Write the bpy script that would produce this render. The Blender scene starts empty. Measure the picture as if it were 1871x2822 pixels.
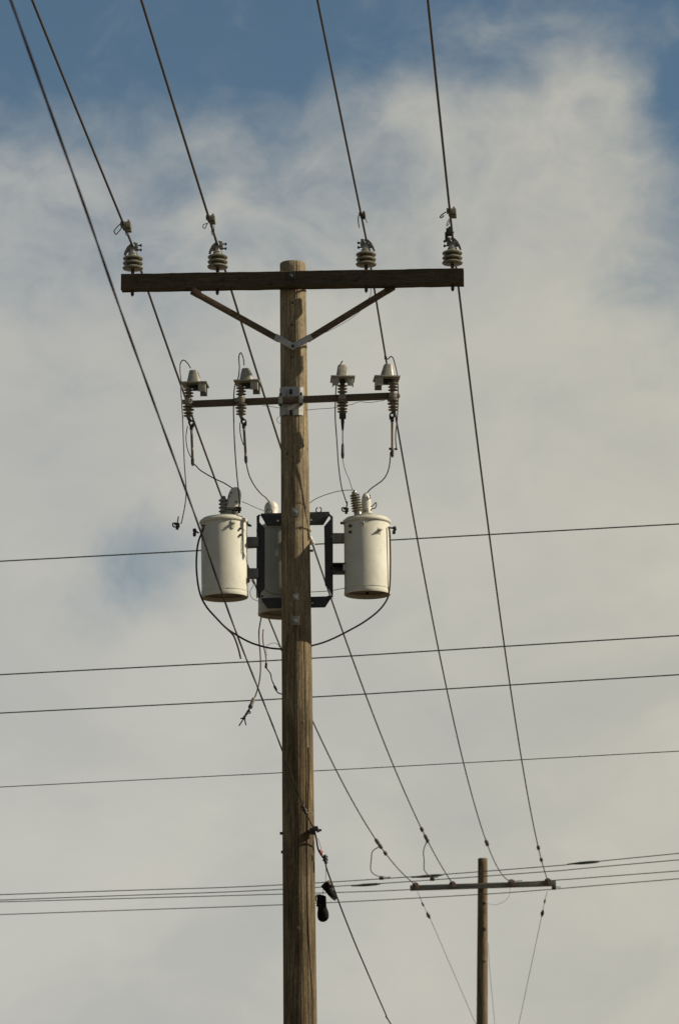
import bpy, bmesh, math, random
from mathutils import Vector, Matrix, noise

random.seed(7)
scene = bpy.context.scene
COL = scene.collection
R_ = math.radians

# ------------------------------------------------------------------ camera
F_PX = 10524.0            # focal length in photograph pixels (135 mm on a 24 mm wide frame)
PITCH = R_(12.5)
CAM = Vector((0.0, 0.0, 1.6))
cam_d = bpy.data.cameras.new('camera')
cam_d.sensor_fit = 'HORIZONTAL'
cam_d.sensor_width = 24.0
cam_d.lens = F_PX / 1871.0 * 24.0
cam_d.clip_start = 0.1
cam_d.clip_end = 6000.0
cam_d.dof.use_dof = True
cam_d.dof.focus_distance = 26.7
cam_d.dof.aperture_fstop = 9.0
cam = bpy.data.objects.new('camera', cam_d)
cam.location = CAM
cam.rotation_euler = (math.pi / 2 + PITCH, 0, 0)
COL.objects.link(cam)
scene.camera = cam


def ray(u, v):
    a = (u - 935.5) / F_PX
    b = (1411.0 - v) / F_PX
    return Vector((a, math.cos(PITCH) - b * math.sin(PITCH), math.sin(PITCH) + b * math.cos(PITCH)))


# ------------------------------------------------------------------ sun and sky
SUN_EL = R_(34.5)
SUN_BACK = R_(-4.0)       # almost square to the view, a touch to the camera's side
sun_dir = Vector((math.cos(SUN_EL) * math.cos(SUN_BACK), math.cos(SUN_EL) * math.sin(SUN_BACK), math.sin(SUN_EL)))
sun_d = bpy.data.lights.new('sun', 'SUN')
sun_d.energy = 5.0
sun_d.angle = R_(0.53)
sun_d.color = (1.0, 0.90, 0.74)
sun = bpy.data.objects.new('sun', sun_d)
sun.rotation_euler = sun_dir.to_track_quat('Z', 'Y').to_euler()
sun.location = (20, 5, 30)
COL.objects.link(sun)

world = bpy.data.worlds.new('World')
scene.world = world
world.use_nodes = True
wt = world.node_tree
for n in list(wt.nodes):
    wt.nodes.remove(n)


class NT:
    """small node-tree helper"""
    def __init__(self, tree):
        self.t = tree

    def n(self, typ, **kw):
        nd = self.t.nodes.new(typ)
        for k, v in kw.items():
            setattr(nd, k, v)
        return nd

    def put(self, sock, val):
        if isinstance(val, bpy.types.NodeSocket):
            self.t.links.new(val, sock)
        elif val is not None:
            sock.default_value = val

    def math(self, op, a, b=None, c=None, clamp=False):
        nd = self.n('ShaderNodeMath', operation=op, use_clamp=clamp)
        self.put(nd.inputs[0], a)
        self.put(nd.inputs[1], b)
        self.put(nd.inputs[2], c)
        return nd.outputs[0]

    def vec(self, op, a, b=None):
        nd = self.n('ShaderNodeVectorMath', operation=op)
        self.put(nd.inputs[0], a)
        self.put(nd.inputs[1], b)
        return nd.outputs['Value'] if op in ('LENGTH', 'DOT_PRODUCT', 'DISTANCE') else nd.outputs[0]

    def mapr(self, v, a, b, c, d, smooth=True):
        nd = self.n('ShaderNodeMapRange', interpolation_type='SMOOTHSTEP' if smooth else 'LINEAR')
        for i, x in enumerate((v, a, b, c, d)):
            self.put(nd.inputs[i], x)
        return nd.outputs[0]

    def noise(self, vec, scale, detail=4, rough=0.5, dist=0.0):
        nd = self.n('ShaderNodeTexNoise')
        self.put(nd.inputs['Vector'], vec)
        nd.inputs['Scale'].default_value = scale
        nd.inputs['Detail'].default_value = detail
        nd.inputs['Roughness'].default_value = rough
        nd.inputs['Distortion'].default_value = dist
        return nd.outputs[0]

    def mix(self, fac, a, b, blend='MIX'):
        nd = self.n('ShaderNodeMix', data_type='RGBA', blend_type=blend)
        self.put(nd.inputs[0], fac)
        self.put(nd.inputs[6], a)
        self.put(nd.inputs[7], b)
        return nd.outputs[2]

    def ramp(self, fac, stops):
        nd = self.n('ShaderNodeValToRGB')
        cr = nd.color_ramp
        while len(cr.elements) < len(stops):
            cr.elements.new(0.5)
        for e, (p, c) in zip(cr.elements, stops):
            e.position = p
            e.color = tuple(c) + (1,)
        self.put(nd.inputs[0], fac)
        return nd.outputs[0]

    def xyz(self, v):
        nd = self.n('ShaderNodeSeparateXYZ')
        self.put(nd.inputs[0], v)
        return nd.outputs


W = NT(wt)
sky = W.n('ShaderNodeTexSky', sky_type='NISHITA')
sky.sun_disc = False
sky.sun_elevation = SUN_EL
sky.sun_rotation = R_(90) - SUN_BACK
sky.altitude = 300
sky.air_density = 1.0
sky.dust_density = 0.4
sky.ozone_density = 2.5
direction = W.n('ShaderNodeTexCoord').outputs['Generated']
dz = W.xyz(direction)[2]
warp = W.n('ShaderNodeTexNoise')
W.put(warp.inputs['Vector'], direction)
warp.inputs['Scale'].default_value = 26.0
warp.inputs['Detail'].default_value = 3.5
wv = W.vec('SUBTRACT', warp.outputs['Color'], (0.5, 0.5, 0.5))
wv = W.vec('MULTIPLY', wv, (0.026, 0.026, 0.022))
dirw = W.vec('ADD', direction, wv)
n_big = W.noise(W.vec('MULTIPLY', dirw, (1.0, 1.0, 1.5)), 15.0, 9.0, 0.58, 0.2)
n_fine = W.noise(W.vec('MULTIPLY', dirw, (1.0, 1.0, 1.3)), 46.0, 8.0, 0.62, 0.3)
# a bank of cloud up to about eighteen degrees, broken cloud and blue above it
cover = W.mapr(W.xyz(dirw)[2], 0.205, 0.354, 1.20, 0.04)
CLOUD_SHAPES = [  # photo pixel centre, half sizes in pixels, weight
    (1580, 270, 300, 260, 0.40), (1500, 520, 560, 400, 0.50), (1720, 560, 260, 240, 0.20), (1300, 130, 170, 130, 0.24), (1080, 330, 330, 200, 0.30),
    (1860, 330, 260, 420, -0.34), (300, 160, 700, 330, -0.18), (120, 560, 300, 200, 0.16), (560, 610, 160, 110, 0.16),
    (350, 1510, 330, 170, -0.46), (300, 1600, 260, 120, -0.28), (230, 1690, 440, 190, -0.40), (540, 1570, 330, 130, -0.22), (500, 540, 170, 100, -0.22),
    (1250, 900, 500, 300, 0.16), (1500, 1000, 500, 400, 0.16), (250, 900, 330, 200, 0.10), (700, 800, 300, 200, -0.08),
]
for (u, v, hx, hz, wgt) in CLOUD_SHAPES:
    c = ray(u, v).normalized()
    d = W.vec('SUBTRACT', dirw, tuple(c))
    d = W.vec('MULTIPLY', d, (F_PX / hx, F_PX / hx, F_PX / hz))
    g = W.mapr(W.vec('LENGTH', d), 0.0, 1.0, wgt, 0.0)
    cover = W.math('ADD', cover, g)
field = W.math('ADD', cover, W.math('MULTIPLY', W.math('SUBTRACT', n_big, 0.5), 0.85))
field = W.math('ADD', field, W.math('MULTIPLY', W.math('SUBTRACT', n_fine, 0.5), 0.80))
mask = W.mapr(field, -0.05, 1.02, 0.0, 1.0)
tone_n = W.noise(W.vec('MULTIPLY', dirw, (1.0, 1.0, 1.7)), 12.0, 7.0, 0.52, 0.3)
tone = W.mapr(W.math('ADD', W.math('MULTIPLY', tone_n, 0.75), W.math('MULTIPLY', field, 0.14)), 0.28, 0.72, 0.0, 1.0)
cloud_col = W.ramp(tone, [(0.0, (0.438, 0.440, 0.428)), (0.5, (0.490, 0.484, 0.450)), (1.0, (0.560, 0.543, 0.492))])
# the bank turns creamier towards the sun's side
warm = W.mapr(W.vec('DOT_PRODUCT', direction, tuple(Vector((1, 0.0, 0)))), -0.12, 0.14, 0.0, 1.0)
cloud_col = W.mix(warm, W.mix(1.0, cloud_col, (0.97, 0.985, 0.99, 1), 'MULTIPLY'), W.mix(1.0, cloud_col, (1.01, 1.0, 0.94, 1), 'MULTIPLY'))
SKY_STRENGTH = 0.05
CLOUD_GAIN = 0.78
blue = W.n('ShaderNodeBackground')
tint = W.mix(1.0, sky.outputs[0], (1.05, 1.10, 0.98, 1.0), 'MULTIPLY')
W.put(blue.inputs[0], tint)
blue.inputs[1].default_value = SKY_STRENGTH
cl = W.n('ShaderNodeBackground')
W.put(cl.inputs[0], cloud_col)
cl.inputs[1].default_value = CLOUD_GAIN
mx = W.n('ShaderNodeMixShader')
W.put(mx.inputs[0], mask)
W.put(mx.inputs[1], blue.outputs[0])
W.put(mx.inputs[2], cl.outputs[0])
wo = W.n('ShaderNodeOutputWorld')
W.put(wo.inputs[0], mx.outputs[0])

vs = scene.view_settings
scene.display_settings.display_device = 'sRGB'
vs.view_transform = 'Standard'
vs.look = 'None'
vs.exposure = 0.36
vs.gamma = 1.0
vs.use_curve_mapping = False

# ------------------------------------------------------------------ helpers


def P(u, v, Y):
    """world point that photograph pixel (u, v) shows at a real depth of Y metres"""
    d = ray(u, v)
    return CAM + d * (Y / d.y)


def mpp(u, v, Y):
    """metres for one photograph pixel at that point"""
    d = P(u, v, Y) - CAM
    return (d.y * math.cos(PITCH) + d.z * math.sin(PITCH)) / F_PX


def region(x0, y0, s):
    return lambda x, y: (x0 + x / s, y0 + y / s)


A1 = region(250, 520, 2.6133)
A2 = region(720, 520, 2.6133)
A3 = region(440, 940, 3.92)
A4 = region(740, 940, 3.92)
A5 = region(460, 1320, 3.92)
A6 = region(740, 1320, 3.92)
A7 = region(600, 1680, 4.3556)
A8 = region(740, 2180, 5.2267)
B1 = region(980, 2240, 5.2267)
B2 = region(1260, 2280, 4.6118)
B3 = region(1080, 2440, 2.6133)
B4 = region(740, 2500, 4.3556)


def pts(reg, lst, Y):
    out = []
    for i, q in enumerate(lst):
        y = q[2] if len(q) > 2 else (Y if not isinstance(Y, (tuple, list)) else Y[0] + (Y[1] - Y[0]) * i / (len(lst) - 1))
        u, v = reg(q[0], q[1]) if reg else (q[0], q[1])
        out.append(P(u, v, y))
    return out


def spline(p, per=8):
    """Catmull-Rom through the points"""
    if len(p) < 3:
        return list(p)
    q = [p[0] * 2 - p[1]] + list(p) + [p[-1] * 2 - p[-2]]
    out = []
    for i in range(1, len(q) - 2):
        a, b, c, d = q[i - 1], q[i], q[i + 1], q[i + 2]
        for k in range(per):
            t = k / per
            out.append(0.5 * ((2 * b) + (c - a) * t + (2 * a - 5 * b + 4 * c - d) * t * t + (3 * b - a - 3 * c + d) * t ** 3))
    out.append(p[-1].copy())
    return out


def frame(axis):
    z = axis.normalized()
    x = Vector((1, 0, 0)) if abs(z.x) < 0.9 else Vector((0, 1, 0))
    x = (x - z * x.dot(z)).normalized()
    return x, z.cross(x), z


class MB:
    """collects shapes in world coordinates and links them as one mesh object"""
    def __init__(self):
        self.v = []
        self.f = []

    def add(self, vs_, fs_):
        o = len(self.v)
        self.v += [Vector(a) for a in vs_]
        self.f += [tuple(i + o for i in f) for f in fs_]
        return self

    def box(self, c, hx, hy, hz):
        """c centre; hx, hy, hz half-extent vectors"""
        vs_ = [c + hx * a + hy * b + hz * d for a in (-1, 1) for b in (-1, 1) for d in (-1, 1)]
        fs_ = [(0, 1, 3, 2), (4, 6, 7, 5), (0, 4, 5, 1), (2, 3, 7, 6), (0, 2, 6, 4), (1, 5, 7, 3)]
        if hx.cross(hy).dot(hz) < 0:
            fs_ = [f[::-1] for f in fs_]
        return self.add(vs_, fs_)

    def abox(self, c, x, y, z):
        return self.box(Vector(c), Vector((x / 2, 0, 0)), Vector((0, y / 2, 0)), Vector((0, 0, z / 2)))

    def tube(self, p, r, n=8, caps=True):
        m = len(p)
        rr = r if isinstance(r, (list, tuple)) else [r] * m
        vs_, fs_ = [], []
        x = None
        for i in range(m):
            t = (p[min(i + 1, m - 1)] - p[max(i - 1, 0)])
            if t.length < 1e-9:
                t = Vector((0, 0, 1))
            t.normalize()
            if x is None:
                x = frame(t)[0]
            x = x - t * x.dot(t)
            if x.length < 1e-6:
                x = frame(t)[0]
            x.normalize()
            y = t.cross(x)
            for k in range(n):
                a = 2 * math.pi * k / n
                vs_.append(p[i] + (x * math.cos(a) + y * math.sin(a)) * rr[i])
        for i in range(m - 1):
            for k in range(n):
                k2 = (k + 1) % n
                fs_.append((i * n + k, i * n + k2, (i + 1) * n + k2, (i + 1) * n + k))
        if caps:
            fs_.append(tuple(range(n))[::-1])
            fs_.append(tuple((m - 1) * n + k for k in range(n)))
        return self.add(vs_, fs_)

    def cyl(self, a, b, r, n=12):
        return self.tube([Vector(a), Vector(b)], r, n)

    def lathe(self, prof, base, axis=Vector((0, 0, 1)), n=24, sx=1.0, sy=1.0):
        """prof: list of (radius, height along axis) from bottom to top; ends are closed"""
        x, y, z = frame(axis)
        vs_, fs_ = [], []
        m = len(prof)
        for (r, h) in prof:
            for k in range(n):
                a = 2 * math.pi * k / n
                vs_.append(base + z * h + (x * math.cos(a) * sx + y * math.sin(a) * sy) * max(r, 1e-4))
        for i in range(m - 1):
            for k in range(n):
                k2 = (k + 1) % n
                fs_.append((i * n + k, i * n + k2, (i + 1) * n + k2, (i + 1) * n + k))
        fs_.append(tuple(range(n))[::-1])
        fs_.append(tuple((m - 1) * n + k for k in range(n)))
        return self.add(vs_, fs_)

    def prism(self, poly, ext):
        """flat outline of world points pushed by the vector ext"""
        n = len(poly)
        nor = Vector((0, 0, 0))
        for i in range(n):
            nor += poly[i].cross(poly[(i + 1) % n])
        if nor.dot(ext) > 0:
            poly = poly[::-1]
        vs_ = list(poly) + [q + ext for q in poly]
        fs_ = [tuple(range(n)), tuple(range(2 * n - 1, n - 1, -1))]
        for i in range(n):
            j = (i + 1) % n
            fs_.append((j, i, i + n, j + n))
        return self.add(vs_, fs_)

    def ring(self, c, axis, R, r, n=20, m=8, a0=0.0, a1=2 * math.pi):
        x, y, _ = frame(axis)
        full = abs(a1 - a0) > 6.2
        p = [c + (x * math.cos(a0 + (a1 - a0) * k / n) + y * math.sin(a0 + (a1 - a0) * k / n)) * R for k in range(n + 1)]
        return self.tube(p, r, m)

    def build(self, name, mat, parent=None, loc=None, bevel=0.0, smooth=35):
        off = LOC[parent] if parent is not None else (Vector(loc) if loc is not None else Vector((0, 0, 0)))
        me = bpy.data.meshes.new(name)
        me.from_pydata([tuple(a - off) for a in self.v], [], self.f)
        if bevel > 0:
            bm = bmesh.new()
            bm.from_mesh(me)
            es = [e for e in bm.edges if len(e.link_faces) == 2 and e.calc_face_angle(0) > 0.6]
            bmesh.ops.bevel(bm, geom=es, offset=bevel, segments=2, affect='EDGES', profile=0.7)
            bm.to_mesh(me)
            bm.free()
        me.materials.append(MAT[mat])
        if smooth:
            me.shade_smooth()
            me.set_sharp_from_angle(angle=R_(smooth))
        o = bpy.data.objects.new(name, me)
        COL.objects.link(o)
        LOC[o] = off
        if parent is not None:
            o.parent = parent
        else:
            o.location = off
        return o


LOC = {}


def tag(o, label=None, cat=None, group=None, kind=None):
    if label:
        o['label'] = label
    if cat:
        o['category'] = cat
    if group:
        o['group'] = group
    if kind:
        o['kind'] = kind
    return o


def thing(name, label, cat, loc, group=None):
    o = bpy.data.objects.new(name, None)
    o.empty_display_size = 0.1
    COL.objects.link(o)
    o.location = loc
    LOC[o] = Vector(loc)
    return tag(o, label, cat, group)


# ------------------------------------------------------------------ materials
MAT = {}


def mat(name, col, rough=0.6, metal=0.0, var=0.25, nscale=25.0, stretch=(1, 1, 1), bump=0.0, spec=0.4, col2=None, fine=None):
    m = bpy.data.materials.new(name)
    m.use_nodes = True
    t = NT(m.node_tree)
    b = m.node_tree.nodes['Principled BSDF']
    co = t.n('ShaderNodeTexCoord').outputs['Object']
    v = t.vec('MULTIPLY', co, stretch)
    n1 = t.noise(v, nscale, 6, 0.6)
    c2 = col2 or tuple(c * (1 - var) for c in col)
    c = t.ramp(n1, [(0.3, c2), (0.7, col)])
    if fine:
        n2 = t.noise(v, nscale * 5, 3, 0.6)
        c = t.mix(t.mapr(n2, 0.55, 0.75, 0.0, fine[1]), c, tuple(fine[0]) + (1,))
    t.put(b.inputs['Base Color'], c)
    t.put(b.inputs['Roughness'], t.mapr(n1, 0.2, 0.8, max(rough - 0.1, 0.05), min(rough + 0.12, 1.0), False))
    b.inputs['Metallic'].default_value = metal
    b.inputs['Specular IOR Level'].default_value = spec
    if bump > 0:
        bn = t.n('ShaderNodeBump')
        bn.inputs['Strength'].default_value = 0.7
        bn.inputs['Distance'].default_value = bump
        t.put(bn.inputs['Height'], t.noise(v, nscale * 2.5, 5, 0.6))
        t.put(b.inputs['Normal'], bn.outputs[0])
    MAT[name] = m
    return m


def wood(name, dark, mid, light, axis='Z', scale=1.0, bump=0.0025, weather=None):
    m = bpy.data.materials.new(name)
    m.use_nodes = True
    t = NT(m.node_tree)
    b = m.node_tree.nodes['Principled BSDF']
    co = t.n('ShaderNodeTexCoord').outputs['Object']
    s = {'Z': (1, 1, 0.035), 'X': (0.035, 1, 1)}[axis]
    v = t.vec('MULTIPLY', co, tuple(k * scale for k in s))
    grain = t.noise(v, 75.0, 8, 0.65, 0.3)
    fib = t.noise(v, 230.0, 4, 0.6)
    v2 = t.vec('MULTIPLY', co, {'Z': (1, 1, 0.25), 'X': (0.25, 1, 1)}[axis])
    blot = t.noise(v2, 9.0, 6, 0.6, 0.5)
    g = t.math('ADD', t.math('MULTIPLY', grain, 0.62), t.math('MULTIPLY', fib, 0.38))
    g = t.math('ADD', g, t.math('MULTIPLY', t.math('SUBTRACT', blot, 0.5), 0.45))
    c = t.ramp(g, [(0.34, dark), (0.5, mid), (0.68, light)])
    if weather:
        z = t.xyz(co)[2]
        wz = t.math('ADD', z, t.math('MULTIPLY', blot, 1.6))
        c = t.mix(t.mapr(wz, weather[0], weather[1], 0.0, weather[3]), c, t.ramp(g, [(0.34, weather[2][0]), (0.66, weather[2][1])]))
    spk = t.noise(t.vec('MULTIPLY', co, {'Z': (1, 1, 0.3), 'X': (0.3, 1, 1)}[axis]), 160.0, 3, 0.7)
    c = t.mix(t.mapr(spk, 0.42, 0.62, 0.0, 0.42), c, tuple(k * 0.5 for k in dark) + (1,))
    # long drying checks
    vc = t.vec('MULTIPLY', co, {'Z': (1, 1, 0.018), 'X': (0.018, 1, 1)}[axis])
    ck = t.noise(vc, 42.0, 3, 0.5, 0.6)
    line = t.mapr(t.math('ABSOLUTE', t.math('SUBTRACT', ck, 0.5)), 0.0, 0.012, 1.0, 0.0)
    line = t.math('MULTIPLY', line, t.mapr(blot, 0.45, 0.6, 0.0, 1.0))
    c = t.mix(t.math('MULTIPLY', line, 0.75), c, tuple(k * 0.25 for k in dark) + (1,))
    t.put(b.inputs['Base Color'], c)
    b.inputs['Roughness'].default_value = 0.85
    b.inputs['Specular IOR Level'].default_value = 0.2
    bn = t.n('ShaderNodeBump')
    bn.inputs['Strength'].default_value = 0.8
    bn.inputs['Distance'].default_value = bump
    t.put(bn.inputs['Height'], t.math('SUBTRACT', g, t.math('MULTIPLY', line, 0.8)))
    t.put(b.inputs['Normal'], bn.outputs[0])
    MAT[name] = m


wood('pole_wood', (0.036, 0.026, 0.012), (0.110, 0.080, 0.041), (0.255, 0.196, 0.110), 'Z', 1.0, 0.003,
     weather=(6.0, 9.6, ((0.095, 0.074, 0.042), (0.43, 0.345, 0.215)), 0.85))
wood('arm_wood', (0.040, 0.031, 0.017), (0.070, 0.055, 0.032), (0.115, 0.092, 0.056), 'X', 1.0, 0.002)
wood('brace_wood', (0.055, 0.038, 0.022), (0.105, 0.072, 0.042), (0.17, 0.125, 0.08), 'X', 1.0, 0.001)
wood('far_pole_wood', (0.040, 0.027, 0.013), (0.112, 0.079, 0.042), (0.23, 0.172, 0.10), 'Z', 0.7, 0.003)
wood('far_arm_wood', (0.13, 0.122, 0.092), (0.19, 0.18, 0.14), (0.25, 0.24, 0.19), 'X', 1.0, 0.002)
mat('brown_beam', (0.088, 0.060, 0.028), 0.6, 0, 0.4, 30, bump=0.0006)
mat('galvanized', (0.36, 0.35, 0.31), 0.5, 0.35, 0.35, 40, bump=0.0004)
mat('dull_zinc', (0.20, 0.195, 0.165), 0.6, 0.3, 0.4, 35, bump=0.0006)
mat('clamp_metal', (0.19, 0.17, 0.12), 0.5, 0.2, 0.6, 60, bump=0.002, fine=((0.05, 0.04, 0.025), 0.7))
mat('dark_steel', (0.030, 0.034, 0.034), 0.55, 0.0, 0.35, 30, bump=0.0004)
mat('black_iron', (0.022, 0.019, 0.016), 0.55, 0.0, 0.4, 60)
mat('rusty_iron', (0.075, 0.040, 0.022), 0.75, 0.0, 0.5, 60, bump=0.0006)


def paint(name, base, dirt, rust):
    """weathered enamel: grime mottling, faint runs and a few rust stains"""
    m = bpy.data.materials.new(name)
    m.use_nodes = True
    t = NT(m.node_tree)
    b = m.node_tree.nodes['Principled BSDF']
    co = t.n('ShaderNodeTexCoord').outputs['Object']
    big = t.noise(co, 7.0, 6, 0.6, 0.4)
    c = t.mix(t.mapr(big, 0.40, 0.70, 0.0, 0.28), base + (1,), dirt + (1,))
    runs = t.noise(t.vec('MULTIPLY', co, (1, 1, 0.07)), 55.0, 5, 0.65)
    c = t.mix(t.mapr(runs, 0.55, 0.75, 0.0, 0.16), c, dirt + (1,))
    spots = t.noise(co, 95.0, 4, 0.7)
    c = t.mix(t.mapr(spots, 0.58, 0.72, 0.0, 0.45), c, rust + (1,))
    rr = t.noise(t.vec('MULTIPLY', co, (1, 1, 0.12)), 22.0, 4, 0.6, 0.4)
    c = t.mix(t.mapr(rr, 0.70, 0.80, 0.0, 0.30), c, rust + (1,))
    t.put(b.inputs['Base Color'], c)
    t.put(b.inputs['Roughness'], t.mapr(big, 0.3, 0.7, 0.55, 0.75, False))
    b.inputs['Specular IOR Level'].default_value = 0.25
    bn = t.n('ShaderNodeBump')
    bn.inputs['Strength'].default_value = 0.5
    bn.inputs['Distance'].default_value = 0.0015
    t.put(bn.inputs['Height'], t.noise(co, 30.0, 4, 0.6))
    t.put(b.inputs['Normal'], bn.outputs[0])
    MAT[name] = m


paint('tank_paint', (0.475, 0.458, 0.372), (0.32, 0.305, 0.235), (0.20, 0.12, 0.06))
paint('tank_paint_shaded', (0.38, 0.355, 0.28), (0.27, 0.245, 0.185), (0.14, 0.09, 0.05))  # darker copy of the tank paint, shade behind the pole put into the colour
mat('tank_underside', (0.12, 0.088, 0.045), 0.6, 0, 0.35, 14, fine=((0.16, 0.10, 0.05), 0.6))  # warm ground bounce and underside shade painted into this brown
mat('grey_porcelain', (0.185, 0.172, 0.12), 0.16, 0, 0.35, 30, spec=0.6, fine=((0.12, 0.10, 0.06), 0.5))
mat('cutout_porcelain', (0.17, 0.145, 0.10), 0.28, 0, 0.3, 40, spec=0.5)
mat('hood_polymer', (0.27, 0.25, 0.19), 0.42, 0, 0.30, 30, spec=0.5, fine=((0.14, 0.12, 0.08), 0.5))
mat('white_cover', (0.56, 0.53, 0.44), 0.42, 0, 0.25, 22, fine=((0.30, 0.26, 0.19), 0.5))
mat('line_metal', (0.075, 0.062, 0.048), 0.55, 0.25, 0.4, 8)
mat('red_brown_wire', (0.080, 0.036, 0.024), 0.55, 0, 0.35, 8)
mat('lead_wire', (0.060, 0.036, 0.026), 0.55, 0, 0.3, 12)
mat('grey_line', (0.055, 0.060, 0.050), 0.6, 0, 0.3, 6)
mat('dark_red_cable', (0.034, 0.017, 0.012), 0.7, 0, 0.3, 8, spec=0.15)
mat('black_cable', (0.018, 0.014, 0.012), 0.65, 0, 0.3, 12, spec=0.15)
mat('fuse_tube', (0.20, 0.155, 0.10), 0.6, 0, 0.35, 60)
mat('red_tape', (0.30, 0.035, 0.02), 0.5, 0, 0.3, 40)
mat('copper_end', (0.40, 0.17, 0.07), 0.5, 0.3, 0.3, 40)
mat('brown_porcelain', (0.085, 0.045, 0.022), 0.3, 0, 0.3, 40, spec=0.5)
mat('shoe_black', (0.010, 0.009, 0.008), 0.9, 0, 0.3, 60, bump=0.001, spec=0.08)
mat('shoe_tan', (0.15, 0.10, 0.05), 0.7, 0, 0.3, 60, bump=0.001)
mat('shoe_rubber', (0.016, 0.015, 0.014), 0.7, 0, 0.2, 60)
mat('glint_metal', (0.65, 0.63, 0.58), 0.25, 0.8, 0.2, 40)
mat('sticker', (0.55, 0.54, 0.50), 0.5, 0, 0.1, 40)
mat('dry_ground', (0.13, 0.105, 0.07), 0.95, 0, 0.4, 0.15, fine=((0.10, 0.11, 0.05), 0.5))

# ------------------------------------------------------------------ ground
g = MB()
N = 24
S = 2400.0
gv = []
for i in range(N + 1):
    for j in range(N + 1):
        x, y = -S + 2 * S * i / N, -S + 2 * S * j / N
        gv.append(Vector((x, y, 0)))
gf = [(i * (N + 1) + j, (i + 1) * (N + 1) + j, (i + 1) * (N + 1) + j + 1, i * (N + 1) + j + 1) for i in range(N) for j in range(N)]
tag(g.add(gv, gf).build('ground', 'dry_ground', smooth=0), kind='structure')

# ------------------------------------------------------------------ main pole
YP = 26.0
top = P(807.0, 727.0, YP)
low = P(827.5, 2822.0, YP)
lean = (top - low) / (top.z - low.z)


def axis_at(z):
    return low + lean * (z - low.z)


R_TOP = 35.6 * mpp(807, 760, YP)
R_LOW = 46.6 * mpp(827, 2822, YP)


def rad_at(z):
    return R_LOW + (R_TOP - R_LOW) * (z - low.z) / (top.z - low.z)


foot = axis_at(0.0)
pole = thing('utility_pole', 'brown wooden utility pole carrying three grey transformers, nearest the camera', 'utility pole', foot)


def pole_shaft(topz, ax, rad, segs, rings, checks, seed, z0=-0.3):
    m = MB()
    vs_, fs_ = [], []
    zs = [z0 + (topz - z0) * k / rings for k in range(rings + 1)]
    for z in zs:
        c = ax(z)
        r0 = rad(z)
        for k in range(segs):
            a = 2 * math.pi * k / segs
            r = r0 * (1 + 0.012 * noise.noise(Vector((math.cos(a) * 1.5 + seed, math.sin(a) * 1.5, z * 0.8))))
            r += 0.0016 * noise.noise(Vector((math.cos(a) * 14 + seed, math.sin(a) * 14, z * 1.3)))
            for (ca, za, zb, dep, wid) in checks:
                if za < z < zb:
                    cc = ca + 0.10 * noise.noise(Vector((z * 0.9, ca * 3, seed)))
                    dd = abs((a - cc + math.pi) % (2 * math.pi) - math.pi)
                    if dd < wid:
                        r -= dep * (1 - dd / wid) * min(1.0, (z - za) * 4, (zb - z) * 4)
            vs_.append(c + Vector((math.cos(a), math.sin(a), 0)) * r)
    for i in range(rings):
        for k in range(segs):
            k2 = (k + 1) % segs
            fs_.append((i * segs + k, i * segs + k2, (i + 1) * segs + k2, (i + 1) * segs + k))
    # worn top edge
    c = ax(topz)
    o = len(vs_)
    for k in range(segs):
        a = 2 * math.pi * k / segs
        vs_.append(c + Vector((math.cos(a), math.sin(a), 0)) * (rad(topz) * 0.93) + Vector((0, 0, 0.006)))
    for k in range(segs):
        k2 = (k + 1) % segs
        fs_.append((rings * segs + k, rings * segs + k2, o + k2, o + k))
    fs_.append(tuple(o + k for k in range(segs)))
    fs_.append(tuple(range(segs))[::-1])
    return m.add(vs_, fs_)


# check angles: -90 degrees faces the camera, 0 is the sunny right side
CH = [(R_(-28), 5.8, 9.5, 0.006, 0.06), (R_(-42), 3.2, 6.4, 0.005, 0.06), (R_(-60), 2.0, 7.6, 0.006, 0.06), (R_(-100), 3.5, 8.9, 0.006, 0.06),
      (R_(-125), 2.5, 6.0, 0.005, 0.06), (R_(-22), 1.0, 5.4, 0.006, 0.06), (R_(-75), 7.6, 9.5, 0.005, 0.06), (R_(60), 3, 9, 0.006, 0.06)]
pole_shaft(top.z, axis_at, rad_at, 190, 240, CH, 3.1).build('shaft', 'pole_wood', pole, smooth=60)


def on_pole(u, v, out=0.0):
    """point on the camera side of the pole under pixel (u, v)"""
    d = ray(u, v)
    Y = YP
    for _ in range(6):
        q = P(u, v, Y)
        c = axis_at(q.z)
        r = rad_at(q.z) + out
        dx = max(-r * 0.995, min(r * 0.995, q.x - c.x))
        Y = c.y - math.sqrt(r * r - dx * dx)
    return P(u, v, Y)


def pole_normal(q):
    c = axis_at(q.z)
    return Vector((q.x - c.x, q.y - c.y, 0)).normalized()


# main crossarm
ARM_H, ARM_D = 0.114, 0.089
YA = YP - R_TOP - ARM_D / 2 + 0.004
aL = P(335, 779.5, YA + 0.087)
aR = P(1278, 764.0, YA - 0.087)
AX = (aR - aL).normalized()
AY = Vector((0, 0, 1)).cross(AX).normalized()
AZ = AX.cross(AY).normalized()
m = MB()
nseg = 40
vs_, fs_ = [], []
for i in range(nseg + 1):
    c = aL.lerp(aR, i / nseg)
    wob = 0.0025 * noise.noise(Vector((i * 0.35, 3.3, 0)))
    prof = [(-1, -1), (-1, 1), (1, 1), (1, -1)]
    for (py, pz) in prof:
        for ch in (0, 1):
            b = 0.005
            yy, zz = py * ARM_D / 2, pz * ARM_H / 2
            if (py * pz > 0) == (ch == 0):
                zz -= pz * b
            else:
                yy -= py * b
            vs_.append(c + AY * yy + AZ * (zz + wob + 0.001 * random.uniform(-1, 1)))
for i in range(nseg):
    for k in range(8):
        k2 = (k + 1) % 8
        fs_.append((i * 8 + k, (i + 1) * 8 + k, (i + 1) * 8 + k2, i * 8 + k2))
fs_.append(tuple(range(8)))
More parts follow.
